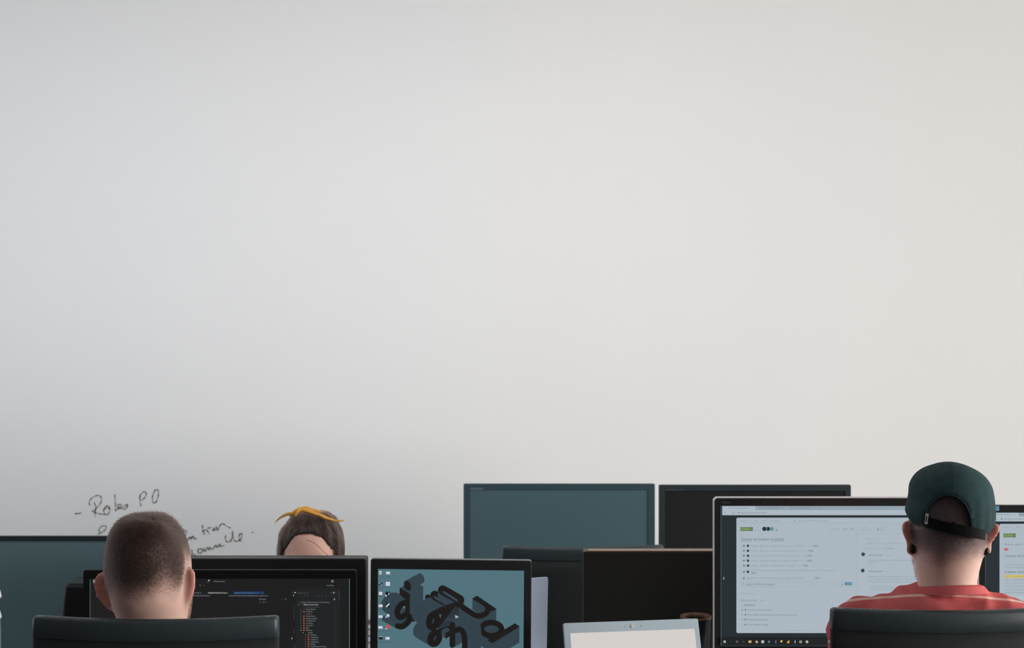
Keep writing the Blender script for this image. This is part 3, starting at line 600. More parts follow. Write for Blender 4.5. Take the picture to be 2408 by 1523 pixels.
for k, x in enumerate(ix):
    if k == 0:
        for a, c in ((-1.5, -1.5), (1.4, -1.5), (-1.5, 1.4), (1.4, 1.4)): D.rect(x + a - 1.2, x + a + 1.2, TY + c - 1.2, TY + c + 1.2, W1)
    elif k == 1: D.line([(x - 2, TY + 2), (x + 1, TY - 1)], 0.6, W3)
    elif k in (2, 12): D.line([(x + 2.4 * math.cos(i * 0.6), TY + 2.4 * math.sin(i * 0.6)) for i in range(11)], 0.9 if k == 2 else 1.4, W2 if k == 2 else W1)
    elif k == 3: D.line([(x - 2, TY - 1.6), (x + 2, TY - 1.6), (x + 2, TY + 1.6), (x - 2, TY + 1.6)], 0.7, W3, close=True)
    elif k == 4: D.rect(x - 3.4, x + 3.4, TY - 2.6, TY + 2.6, YEL)
    elif k == 5: D.disc(x, TY, 3.2, glow(170, 110, 104)); D.disc(x + 1, TY + 1, 2.2, glow(206, 184, 120)); D.disc(x, TY, 1.3, IW)
    elif k == 6: D.disc(x, TY, 3.6, IW); D.disc(x, TY, 1.7, TEAL)
    elif k == 7: D.poly([(x, TY - 3), (x + 3, TY), (x, TY + 3), (x - 3, TY)], W2); D.disc(x, TY, 0.9, DARK)
    elif k in (8, 11): D.line([(x + 1.2, TY - 3), (x + 1.2, TY + 3)], 1.5, W1 if k == 11 else W2); D.line([(x + 1, TY - 2), (x - 2.6, TY + 1)], 0.9, glow(70, 110, 150))
    elif k == 9: D.disc(x, TY - 1, 2.6, YEL); D.rect(x, x + 2.8, TY - 3.4, TY - 0.6, YEL)
    elif k == 10: D.poly([(x - 3.6, TY + 3), (x + 1.6, TY - 3.8), (x + 3.2, TY - 2), (x + 3, TY + 3)], glow(226, 170, 80))
    elif k == 13: D.disc(x, TY, 3.5, GRN); D.disc(x, TY, 1.6, IW)
D.build('display_image', sr)

rt, sr, D = monitor('monitor', 2301, 2916, 1187, 3.06, 'monitor at the right picture edge with pale page and small blue sticker on its bezel', 0.372, 0.0152, 0.0172, 0.03, M_GLOSSBLACK, mat('display_glass', rgb(26, 30, 32), 0.25, 0.3), r=0.006, thick=0.045)
D.rect(2317.5, 2900, 1204, 1531, DARK); D.rect(2316.6, 2318, 1204, 1531, glow(84, 110, 114))  # left panel-edge highlight drawn as a glowing line
D.rect(2319, 2900, 1204.6, 1215, TABS); D.rect(2319, 2396, 1204.6, 1215, BAR); D.rect(2319, 2900, 1214, 1225.6, BAR)
D.text('Termes de location (contrat) | T', 2334, 2380, 1210.6, 3.4, G2); D.text('x', 2385, 2387.4, 1210.6, 3, G1); D.text('Design - Product challenge', 2397, 2448, 1210.8, 3.4, G2); D.line([(2343.5 + 2.2 * math.cos(i * 0.8), 1219.4 + 2.2 * math.sin(i * 0.8)) for i in range(7)], 0.7, G2); D.rect(2354.4, 2356.6, 1218, 1221.4, G1)
D.text('https://app.notion.team.com/t/detailer', 2360, 2428, 1221.2, 3.4, G2)
D.rrect(2350.8, 2880, 1231.4, 1500, 3.5, PAN); D.rect(2352, 2880, 1244.6, 1245.2, LINE); D.text('Team Dev...', 2358.5, 2376, 1240.6, 3.4, G3); D.text('Tâches', 2390, 2401, 1240.6, 3.4, G3)
D.rect(2360, 2389, 1253.8, 1263, glow(96, 112, 92)); D.rect(2361.4, 2382, 1255, 1261.8, GR); D.text('DONE 10', 2362, 2388, 1260.4, 4, glow(140, 164, 110))
D.text('Adresser par', 2362, 2383, 1281, 3.8, glow(90, 104, 150)); D.text('Livraison T1', 2387, 2406, 1281, 3.8, glow(90, 104, 150)); D.rrect(2361, 2371.5, 1288, 1294.6, 3, glow(206, 120, 124)); D.text('Bug', 2362.6, 2370, 1292.8, 3.2, glow(150, 60, 66))
D.text('Termes de location (contrat)', 2362, 2466, 1309.4, 6.4, G2); D.rect(2362, 2362.6, 1320, 1336, G4)
D.text('En tant que locataire je veux voir et', 2366.5, 2450, 1328, 3.6, G3); D.text('accepter afin de signer le contrat', 2366.5, 2440, 1335, 3.6, G3)
D.text("Critères d'acceptation", 2362, 2436, 1346.6, 5, G1); D.rect(2361.5, 2500, 1351, 1358.6, glow(206, 192, 118)); D.text('C01 - Le locataire peut consulter', 2363, 2450, 1356.4, 3.6, glow(150, 140, 84))
for i, t in enumerate(('CA.1 - La page affiche les contrats', 'CA.2 - Les versions du bail sont', 'CA.3 - Peut sélectionner un bail', 'conserver pour une période de', 'trente ans')): D.text(t, 2363, 2448, 1364 + 7.6 * i, 3.6, G3)
D.rect(2352, 2880, 1400, 1500, glow(178, 198, 204)); D.rect(2318, 2900, 1510, 1530, glow(30, 33, 34))
D.build('display_image', sr)
b = MB(); k = F / 3.06; xa = (2337 - D.ox) / k; zb = -(1200.5 - D.oz) / k; b.box(xa + 0.0055, -0.0018, zb + 0.0055, 0.0115, 0.001, 0.011); b.build('blue_sticker', mat('blue_sticker_paper', rgb(112, 172, 208), 0.6, 0.3), rt)

# black monitor back in the middle
M_WARMBLACK = mat('warm_black_plastic', rgb(46, 44, 42), 0.4, 0.35)
rt, _, _ = monitor('monitor', 1371, 1904, 1295.5, 3.34, 'black monitor back with warm highlight painted on its top edge behind the open blue-grey laptop', 0.31, 0.018, 0.02, 0.022, M_WARMBLACK, M_OFFBLACK, back=True, r=0.005, thick=0.045)

zt_w = Z(1295.5, 3.34) - DZ; MB().box(0, 0.012, zt_w + 0.0004, 0.53, 0.022, 0.0026).build('top_edge_highlight', mat('tan_painted_highlight', rgb(186, 150, 126), 0.4, 0.5), rt, bevel=0.001)['label'] = 'tan strip painted as a warm highlight on the top edge'  # warm highlight on the top edge, painted as a tan strip
# ------------------------------------------------------------------ laptops, tumbler, books, cable
def laptop(name, w, d, loc, rz, lid_deg, label, mshell, mlid_back, screen_m, bezel_m, cam=None):
    """origin under the hinge; keyboard deck towards local -y, lid rises from the hinge and leans to local +y by lid_deg"""
    t = empty(name, loc, rz, label=label, cat='laptop')
    b = MB(); plate_pts = rrect(-w / 2, w / 2, -d, 0, 0.012)
    b.loft([[(x, yy, z) for x, yy in plate_pts] for z in (0.001, 0.016)]); b.build('base', mshell, t, bevel=0.001)
    kb = MB()
    for r_ in range(5):
        for c in range(13): kb.box(-w * 0.43 + (c + 0.5) * w * 0.86 / 13, -0.025 - r_ * 0.0185, 0.0175, w * 0.86 / 13 - 0.003, 0.0155, 0.003)
    kb.build('keyboard', M_BLACK, t)
    MB().box(0, -d + 0.045, 0.0165, 0.1, 0.065, 0.001).build('touchpad', mshell, t)
    a = math.radians(lid_deg)
    lid = bpy.data.objects.new('lid', None)
    b = MB(); plate(b, rrect(-w / 2, w / 2, 0.004, d + 0.002, 0.0045), 0.0005, 0.006)
    lid = b.build('lid', mlid_back, t, bevel=0.001); lid.location = (0, 0.0, 0.016); lid.rotation_euler = (-a, 0, 0)
    b = MB(); ring_plate(b, rrect(-w / 2 + 0.0012, w / 2 - 0.0012, 0.005, d + 0.0008, 0.004), rrect(-w / 2 + 0.0145, w / 2 - 0.0105, 0.022, d - 0.0205, 0.001), -0.0016, 0.0004); b.build('bezel', bezel_m, lid)
    b = MB(); plate(b, rrect(-w / 2 + 0.014, w / 2 - 0.010, 0.0215, d - 0.02, 0.0005), -0.0004, 0.0002); b.build('screen', screen_m, lid)
    if cam:
        b = MB(); b.cyl((cam, -0.0030, d - 0.0105), 0.0038, 0.0038, 0.0013, 24, axis='y'); b.build('webcam_cover', mat('cream_dot', rgb(232, 228, 216), 0.5, 0.3), lid)
        for dx in (-0.018, 0.019): b = MB(); b.cyl((cam + dx, -0.0020, d - 0.0105), 0.0008, 0.0008, 0.0004, 12, axis='y'); b.build('microphone_hole', M_BLACK, lid)
    return t, lid
M_WSCREEN = mat('blank_lit_screen', (0.004, 0.004, 0.004, 1), 0.4, 0.2, emit=rgb(213, 208, 203), estr=0.97, var=0)
# lid top edge centre at px (1484, 1461) at about 3.0 m
LT = math.radians(22); LD = 0.222; LY = 3.0
lt, lid = laptop('laptop', 0.306, LD, (0, 0, 0), math.radians(9), 22, 'open blue-grey laptop with blank cream screen and covered webcam, below the black monitor back', M_LAPTOP, M_LAPTOP, M_WSCREEN, M_LAPTOP, cam=0.002)
topw = Vector((0, LD * math.sin(LT), 0.016 + LD * math.cos(LT)))
tx = X(1484, LY); lt.location = (tx + math.sin(math.radians(9)) * topw.y, LY - math.cos(math.radians(9)) * topw.y, Z(1461, LY) - topw.z)
LBASE = lt.location.z
# a thin riser keeps the laptop at the height the photograph shows
rs = MB(); rs.box(0, -0.10, -(LBASE - DZ) / 2, 0.27, 0.2, (LBASE - DZ)) if LBASE - DZ > 0.004 else None
if rs.v:
    o = rs.build('laptop_riser', M_BLACK); o.location = lt.location; o.rotation_euler = (0, 0, math.radians(9)); tag(o, 'low black riser under the open blue-grey laptop', 'laptop stand')
# silver laptop seen from behind, user side beyond
SD = 0.235; SA = 3
st_, slid = laptop('laptop', 0.34, SD, (0, 0, 0), math.radians(200), SA, 'silver laptop lid seen from behind at the right edge of the wallpaper monitor', M_ALU, M_ALU, M_OFFBLACK, M_BLACK)
SY = 3.33; zt_ = Z(1355.5, SY)
ztop_local = 0.016 + (SD + 0.002) * math.cos(math.radians(SA))
st_.location = (X(1283, SY) - 0.1597, SY - 0.058 + SD * math.sin(math.radians(SA)), zt_ - ztop_local)
if st_.location.z - DZ > 0.003:
    hgt = st_.location.z - DZ
    o = MB().box(0, 0, hgt / 2, 0.26, 0.2, hgt).build('laptop_stand', M_ALU, bevel=0.004); o.location = (st_.location.x - 0.04, st_.location.y + 0.108, DZ); o.rotation_euler = (0, 0, math.radians(20)); tag(o, 'silver stand under the silver laptop, behind the wallpaper monitor', 'laptop stand')

# tall tumbler
TYY = 3.17; ks = F / TYY; r0 = 36.5 / ks; zt2 = Z(1448, TYY)
t = empty('tumbler', (X(1636.5, TYY), TYY, DZ), label='tall dark drinking tumbler with brown rim behind the open laptop', cat='tumbler')
hh = zt2 - DZ; prof = [(0, 0.03), (0.004, 0.031), (hh - 0.006, r0), (hh, r0), (hh, r0 - 0.003), (hh - 0.006, r0 - 0.004), (0.012, 0.026), (0.0121, 0.0005)]
b = MB(); b.loft([[(max(r, .0005) * math.cos(2 * PI * i / 48), max(r, .0005) * math.sin(2 * PI * i / 48), z) for i in range(48)] for z, r in prof]); b.build('body', M_TUMBLER, t, smooth=True)
b = MB(); b.loft([[((r0 + dr) * math.cos(2 * PI * i / 48), (r0 + dr) * math.sin(2 * PI * i / 48), hh + dz) for i in range(48)] for dr, dz in ((0.0006, -0.004), (0.0008, 0.001), (-0.0035, 0.001), (-0.0042, -0.008))], cap=False); b.build('rim', M_TEA, t, smooth=True)
b = MB(); b.cyl((0, 0, hh - 0.018), r0 - 0.0045, r0 - 0.0042, 0.002, 48); b.build('drink', mat('milky_tea', rgb(150, 112, 84), 0.2, 0.5), t)

# white wall radiator with slots, seen as a sliver through the gap between two monitors
RY = 4.9; rz1 = Z(1461.5, RY); t = empty('radiator', (X(862, RY), RY, 0), label='white wall radiator with dark slots, seen through the narrow gap between code and wallpaper monitors', cat='radiator')
b = MB(); slots = [Z(p, RY) for p in (1463.5, 1475, 1490.5, 1506, 1521.5)]
while slots[-1] > 0.2: slots.append(slots[-1] - 0.0236)
tops_ = [rz1] + [z - 0.0028 for z in slots]; bots_ = [z + 0.0028 for z in slots] + [0.12]
for a, c in zip(tops_, bots_):
    if a - c > 0.001: b.box(0, -0.028, (a + c) / 2, 0.86, 0.012, a - c)
b.build('louvre_panel', M_WHITE, t, bevel=0.0008)
MB().box(0, 0.022, (rz1 + 0.12) / 2, 0.84, 0.07, rz1 - 0.13).build('heating_core', M_DARKCOVER, t)
for sx in (-1, 1): MB().box(sx * 0.436, 0.012, (rz1 + 0.12) / 2, 0.012, 0.092, rz1 - 0.12).build('side_panel', M_WHITE, t)
for sx in (-1, 1): MB().box(sx * 0.36, 0.0, 0.0605, 0.03, 0.05, 0.121).build('foot', M_WHITE, t)

# white cable with plug at the left picture edge
CYY = 2.9
def cp(px, py): return (X(px, CYY), CYY, Z(py, CYY))
t = empty('charging_cable', (X(-6, CYY), CYY, DZ), label='white cable and plug hanging at the left picture edge', cat='cable')
def loc(p): return (p[0] - t.location.x, p[1] - t.location.y, p[2] - DZ)
MB().limb([loc(cp(-9, 1372)), loc(cp(-5, 1385)), loc(cp(-1.5, 1401))], [0.003, 0.004, 0.0048]).build('plug', M_WHITE, t, smooth=True)
MB().limb([loc(cp(-14, 1415)), loc(cp(-6, 1430)), loc(cp(-2.5, 1449))], [0.003, 0.004, 0.0058]).build('connector', M_WHITE, t, smooth=True)
MB().limb([loc(cp(-2.5, 1449)), loc(cp(-1.5, 1480)), loc(cp(-1, 1530)), loc((X(-1, CYY), CYY, DZ + 0.003)), loc((X(-1, CYY), CYY + 0.1, DZ + 0.003))], [0.0028, 0.003, 0.003, 0.003, 0.003]).build('wire', mat('grey_wire', rgb(120, 132, 140), 0.5, 0.4), t, smooth=True)
MB().limb([loc(cp(-9, 1372)), loc(cp(-20, 1360)), loc(cp(-26, 1400)), loc(cp(-14, 1415))], [0.002] * 4).build('wire', M_WHITE, t, smooth=True)

# dark desk speaker left of the code monitor
SPY = 3.18; k = F / SPY
t = empty('desk_speaker', (X(205, SPY), SPY, DZ), label='black tapered desk speaker half hidden left of the code monitor', cat='speaker')
zt3 = Z(1363, SPY) - DZ; wt = 40 / k; wbm = 62 / k
b = MB(); loops = []
for q, ins in ((0, 0), (0.85, 0), (0.97, 0.001), (1, 0.008)):
    ww = wbm + (wt - wbm) * q - ins
    loops.append([(x, z_, zt3 * q) for x, z_ in rrect(-ww, ww, -0.05 + ins, 0.05 - ins, 0.012)])
b.loft(loops); b.build('housing', mat('speaker_black', rgb(30, 31, 33), 0.5, 0.3), t, bevel=0.001)
b = MB(); b.cyl((0, -0.053, zt3 * 0.4), 0.03, 0.03, 0.003, 32, axis='y'); b.build('speaker_cone', M_MESH, t)

# ------------------------------------------------------------------ chairs
def arc_b(arc): return arc + [(x, -y) for x, y in reversed(arc)]
def chair(xc, yback, ztop, rz, label, W=0.408):
    """xc, yback: where the middle of the back's near face stands; ztop: height of its top edge"""
    T, CV = 0.024, 0.034
    c, s = math.cos(rz), math.sin(rz)
    seat = ztop - 0.655
    root = empty('office_chair', (xc - s * 0.24, yback + c * 0.24, 0), rz, label=label, cat='chair', group='black office chairs')
    def row(z, top, bot, t, w=W, r=0.03, grow=0.0):
        hw = w / 2
        e = top - z
        if e < r: hw -= r - math.sqrt(max(0, r * r - (r - e) ** 2))
        e2 = z - bot
        if e2 < r: hw -= r - math.sqrt(max(0, r * r - (r - e2) ** 2))
        pts = []; n = 22; tt = t / 2; cr = min(0.006, tt * 0.95)
        for i in range(n + 1):
            u = -(hw - cr) + 2 * (hw - cr) * i / n; pts.append((u, -tt))
        arc = [(hw - cr + cr * math.sin(a), -tt + cr - cr * math.cos(a)) for a in (PI / 8, PI / 4, PI * 3 / 8, PI / 2)]
        pts += arc + [(x, -y) for x, y in reversed(arc)]
        for i in range(n + 1): u = (hw - cr) - 2 * (hw - cr) * i / n; pts.append((u, tt))
        pts += [(-x, -y) for x, y in arc_b(arc)]
        lean = -0.03 * max(0, (top - z)) * 0
        return [(x, -0.24 + T / 2 + y + CV * (2 * x / w) ** 2 + lean - 0.0, z) for x, y in pts]
    bt = ztop - 0.036; bb = ztop - 0.52
    # top rail
    loops = []
    for z, th in ((bt, 0.020), (bt + 0.0015, 0.024), (bt + 0.018, 0.025), (ztop - 0.005, 0.024), (ztop - 0.002, 0.021), (ztop - 0.0004, 0.015), (ztop, 0.008)):
        loops.append(row(z, ztop + 0.0012, -9, th, r=0.009))
    b = MB(); b.loft(loops); rail = b.build('top_rail', M_LEATHER, root, smooth=True)
    # stitching along the top rail
    b = MB(); n = 74
    for i in range(n):
        x0 = -W / 2 + 0.02 + (W - 0.04) * i / n; x1 = x0 + (W - 0.04) / n * 0.55
        P = [(x, -0.24 + T / 2 - 0.004 + CV * (2 * x / W) ** 2, ztop + 0.0006 + 0.0004 * (k % 2)) for k, x in enumerate((x0, (x0 + x1) / 2, x1))]
        b.limb(P, [0.0005, 0.0007, 0.0005], n=6, sub=1)
    b.build('stitching', M_STITCH, rail)
    loops = []
    zs = [bb + (bt - bb) * i / 16 for i in range(17)]
    for i, z in enumerate(zs): loops.append(row(z, 9, bb, 0.020 if 0 < i else 0.010, r=0.05))
    b = MB(); b.loft(loops); b.build('backrest', M_MESH, root, smooth=True)
    # side frame tubes
    for sx in (-1, 1):
        b = MB(); b.limb([(sx * (W / 2 - 0.012), -0.225 + T / 2 + CV, bt + 0.004), (sx * (W / 2 - 0.012), -0.225 + T / 2 + CV, bb + 0.07), (sx * (W / 2 - 0.04), -0.24 + T / 2 + CV * 0.6, bb - 0.004), (sx * 0.03, -0.21, seat - 0.02)], [0.006, 0.007, 0.008, 0.01], n=12); b.build('side_frame', M_BLACK, root, smooth=True)
    b = MB(); b.loft([[(x, yy, z) for x, yy in rrect(-0.235 + i, 0.235 - i, -0.19 + i, 0.26 - i, 0.06)] for z, i in ((seat - 0.06, 0.02), (seat - 0.05, 0.0), (seat - 0.01, 0.0), (seat, 0.02))]); b.build('seat', M_MESH, root, smooth=False, bevel=0.004)
    b = MB(); b.limb([(0, -0.225, bb + 0.1), (0, -0.2, seat - 0.05), (0, 0.0, seat - 0.075)], [0.015, 0.02, 0.025]); b.build('back_support', M_BLACK, root, smooth=True)
    MB().cyl((0, 0.03, 0.09), 0.028, 0.025, seat - 0.06 - 0.09).build('gas_column', M_BLACK, root)
    for i in range(5):
        a = 2 * PI * i / 5 + 0.3; ex, ey = 0.27 * math.cos(a), 0.03 + 0.27 * math.sin(a)
        MB().limb([(0, 0.03, 0.1), (ex, ey, 0.075)], [0.026, 0.014]).build('base_spoke', M_BLACK, root, smooth=True)
        b = MB(); b.cyl((ex - 0.012, ey, 0.028), 0.028, 0.028, 0.024, axis='x'); b.build('caster', M_BLACK, root)
    return root
chair(X(351, 2.286), 2.286, 1.121, math.radians(0), 'black office chair back in front of the short-haired man', 0.420)
chair(X(1957, 2.32) + 0.204, 2.286, Z(1435, 2.30), math.radians(1.8), 'black office chair back in front of the man in red striped shirt')
chair(X(1375, 3.70), 3.70, Z(1288, 3.70), math.radians(3.0), 'empty black office chair before the rear blue-grey monitor', 0.446)

# ------------------------------------------------------------------ people
def ering(cx, cy, z, a, f, b, n=40, p=2.15):
    out = []
    for i in range(n):
        t = 2 * PI * i / n; c, s = math.cos(t), math.sin(t)
        x = a * math.copysign(abs(c) ** (2 / p), c); y = (f if s > 0 else b) * math.copysign(abs(s) ** (2 / p), s)
        out.append((cx + x, cy + y, z))
    return out
def interp(tab, n):
    "resample a table of rows smoothly"
    out = []
    for i in range(len(tab) - 1):
        a0, a1, a2, a3 = tab[max(i - 1, 0)], tab[i], tab[i + 1], tab[min(i + 2, len(tab) - 1)]
        for k in range(n):
            t = k / n; out.append([0.5 * (2 * q1 + (q2 - q0) * t + (2 * q0 - 5 * q1 + 4 * q2 - q3) * t * t + (3 * q1 - q0 - 3 * q2 + q3) * t ** 3) for q0, q1, q2, q3 in zip(a0, a1, a2, a3)])
    out.append(list(tab[-1])); return out
def remesh(b, name, voxel, material, parent, smooth_it=3, post=None):
    o = b.build('tmp', None)
    m = o.modifiers.new('r', 'REMESH'); m.mode = 'VOXEL'; m.voxel_size = voxel
    s = o.modifiers.new('s', 'SMOOTH'); s.iterations = smooth_it; s.factor = 0.5
    dg = bpy.context.evaluated_depsgraph_get(); me = bpy.data.meshes.new_from_object(o.evaluated_get(dg)); me.name = name
    bpy.data.objects.remove(o)
    me.materials.clear(); me.materials.append(material)
    if post:
        vn = [v.normal.copy() for v in me.vertices]
        for v, n in zip(me.vertices, vn): v.co = post(v.co, n)
    me.polygons.foreach_set('use_smooth', [True] * len(me.polygons))
    q = bpy.data.objects.new(name, me); COL.objects.link(q); q.parent = parent
    return q
def tube_sm(pts, n=4):
    P = [pts[0]] + list(pts) + [pts[-1]]; out = []
    for i in range(1, len(P) - 2):
        for k in range(n):
            t = k / n; out.append(tuple(0.5 * (2 * b + (c - a) * t + (2 * a - 5 * b + 4 * c - d) * t * t + (3 * b - a - 3 * c + d) * t ** 3) for a, b, c, d in zip(P[i - 1], P[i], P[i + 1], P[i + 2])))
    out.append(tuple(pts[-1])); return out

def leaning(off): return 0.045 * (1 - sst(-0.30, -0.2, off))
def make_body(root, zt, head, torso, ears, roll, skin, seatz, female=False):
    """all offsets are metres below the crown; person looks along local +y"""
    def R(p):      # head roll about the neck
        x, y, z = p; off = z - zt
        w = min(1, max(0, (off + 0.22) / 0.06)); w = w * w * (3 - 2 * w); a = roll * w
        dx, dz = x, off + 0.20
        if female and off < -0.2: dx += leaning(off)
        return (dx * math.cos(a) - dz * math.sin(a), y, zt - 0.20 + dx * math.sin(a) + dz * math.cos(a))
    b = MB()
    slim = [[q[0], q[1] - (0.006 if i_ == 1 else 0.014), q[2] - 0.008, q[3] - (0.005 if i_ == 1 else 0.014), q[4]] if i_ >= 1 else list(q) for i_, q in enumerate(torso)]
    loops = [ering(0, r[4], zt + r[0], r[1], r[2], r[3]) for r in interp([list(q) for q in head] + slim, 3)]
    b.loft(loops)
    fy = head[5][2]
    # nose, brow, lips, chin
    b.limb([(0, fy - 0.008, zt - 0.098), (0, fy + 0.006, zt - 0.125), (0, fy + 0.016, zt - 0.143)], [0.007, 0.009, 0.012], n=10)
    for s in (-1, 1):
        b.limb([(s * 0.009, fy + 0.002, zt - 0.147), (s * 0.014, fy - 0.004, zt - 0.146)], [0.007, 0.006], n=8)
        b.limb([(s * 0.012, fy - 0.008, zt - 0.094), (s * 0.034, fy - 0.012, zt - 0.09), (s * 0.05, fy - 0.026, zt - 0.096)], [0.008, 0.009, 0.007], n=8)
        b.limb([(s * 0.03, fy - 0.02, zt - 0.135), (s * 0.045, fy - 0.03, zt - 0.14)], [0.014, 0.014], n=10)
    b.limb([(-0.022, fy - 0.016, zt - 0.173), (0, fy - 0.006, zt - 0.1715), (0.022, fy - 0.016, zt - 0.173)], [0.004, 0.0055, 0.004], n=8)
    b.limb([(-0.02, fy - 0.016, zt - 0.181), (0, fy - 0.006, zt - 0.183), (0.02, fy - 0.016, zt - 0.181)], [0.004, 0.006, 0.004], n=8)
    b.limb([(0, fy - 0.02, zt - 0.208), (0, fy - 0.018, zt - 0.212)], [0.016, 0.014], n=10)
    # ears: thin curved flaps standing off the head
    for sgn, tab in ears:
        loops = []
        for z, xi, xo, yi, yo, th in interp(tab, 4):
            xi, xo = sgn * xi, sgn * xo; n = 16; l = []
            dx, dy = xo - xi, yo - yi; L = math.hypot(dx, dy) or 1; ux, uy = dx / L, dy / L
            for i in range(n):
                a = 2 * PI * i / n; c, s = math.cos(a), math.sin(a)
                u = L / 2 * c; v = th * s * (1.0 + 0.35 * max(0, c))
                bend = -0.004 * (1 - c * c)
                l.append(((xi + xo) / 2 + ux * u - uy * (v + bend), (yi + yo) / 2 + uy * u + ux * (v + bend) * (1 if sgn > 0 else -1) * (1 if sgn > 0 else -1), zt + z))
            loops.append(l)
        b.loft(loops)
    k = 0.82 if female else 1.0
    hands = {}
    HY, EX = (0.06, 0.12) if female else (0.22, 0.172)
    for s in (-1, 1):
        sh = (s * 0.150 * k, torso[5][4], zt - 0.298); el_ = (s * EX, HY - 0.245 if female else 0.02, max(0.80, zt - 0.57)); wr = (s * 0.13, HY, DZ + 0.045)
        b.limb([sh, tuple((a + c) / 2 for a, c in zip(sh, el_)), el_], [0.056 * k, 0.050 * k, 0.041 * k])
        b.limb([el_, tuple(a * 0.6 + c * 0.4 for a, c in zip(el_, wr)), wr], [0.041 * k, 0.042 * k, 0.026 * k])
        # palm
        palm = [(wr[0], wr[1] + 0.005, wr[2]), (wr[0] - s * 0.002, wr[1] + 0.045, wr[2] - 0.002), (wr[0] - s * 0.004, wr[1] + 0.085, wr[2] - 0.006)]
        for dx in (-0.026, -0.009, 0.009, 0.026):
            b.limb([(palm[0][0] + dx * 0.6, palm[0][1], palm[0][2]), (palm[1][0] + dx * 0.95, palm[1][1], palm[1][2]), (palm[2][0] + dx * 1.05, palm[2][1], palm[2][2])], [0.016, 0.014, 0.0105], n=10)
        for i, (dx, ln) in enumerate(((-0.029, 0.075), (-0.010, 0.083), (0.010, 0.078), (0.028, 0.060))):
            dx *= s * -1 if False else 1
            ln = ln if s > 0 else (0.060, 0.078, 0.083, 0.075)[i]
            p0 = (palm[2][0] + dx, palm[2][1], palm[2][2] + 0.001)
            p1 = (p0[0] + dx * 0.12, p0[1] + ln * 0.45, p0[2] + 0.006); p2 = (p1[0] + dx * 0.05, p1[1] + ln * 0.3, p1[2] - 0.010); p3 = (p2[0], p2[1] + ln * 0.16, p2[2] - 0.014)
            b.limb([p0, p1, p2, p3], [0.0095, 0.0085, 0.0078, 0.007], n=10)
        b.limb([(palm[0][0] - s * 0.018, palm[0][1] + 0.015, palm[0][2]), (palm[0][0] - s * 0.045, palm[0][1] + 0.045, palm[0][2] - 0.006), (palm[0][0] - s * 0.056, palm[0][1] + 0.075, palm[0][2] - 0.014)], [0.014, 0.011, 0.0085], n=10)
        hip = (s * 0.09, 0.02, seatz + 0.095); kn = (s * 0.115, 0.43, seatz + 0.075); an = (s * 0.115, 0.40, 0.10)
        b.limb([hip, tuple((a + c) / 2 for a, c in zip(hip, kn)), kn], [0.088, 0.076, 0.056])
        b.limb([kn, (s * 0.115, 0.405, 0.32), an], [0.052, 0.052, 0.036])
        b.limb([(s * 0.115, 0.39, 0.055), (s * 0.118, 0.50, 0.035), (s * 0.12, 0.56, 0.03)], [0.034, 0.028, 0.022])
        hands[s] = (sh, el_, wr, hip, kn, an)
    b.v = [R(v) for v in b.v]
    body = remesh(b, 'body', 0.004, skin, root, 3)
    for s in (-1, 1):
        e = MB(); c = R((s * 0.031, fy - 0.018, zt - 0.112)); n = 12
        e.loft([[(c[0] + 0.0115 * math.sin(a) * math.cos(t), c[1] + 0.0115 * math.cos(a), c[2] + 0.0115 * math.sin(a) * math.sin(t)) for t in [2 * PI * i / n for i in range(n)]] for a in [0.05 + 3.04 * i / 8 for i in range(9)]], m=M_EYE)
        e.loft([[(c[0] + r * math.cos(t), c[1] + yy, c[2] + r * math.sin(t)) for t in [2 * PI * i / n for i in range(n)]] for r, yy in ((0.005, 0.0108), (0.0005, 0.0125))], m=M_IRIS)
        e.build('eye', None, root, smooth=True)
    return body, R, hands
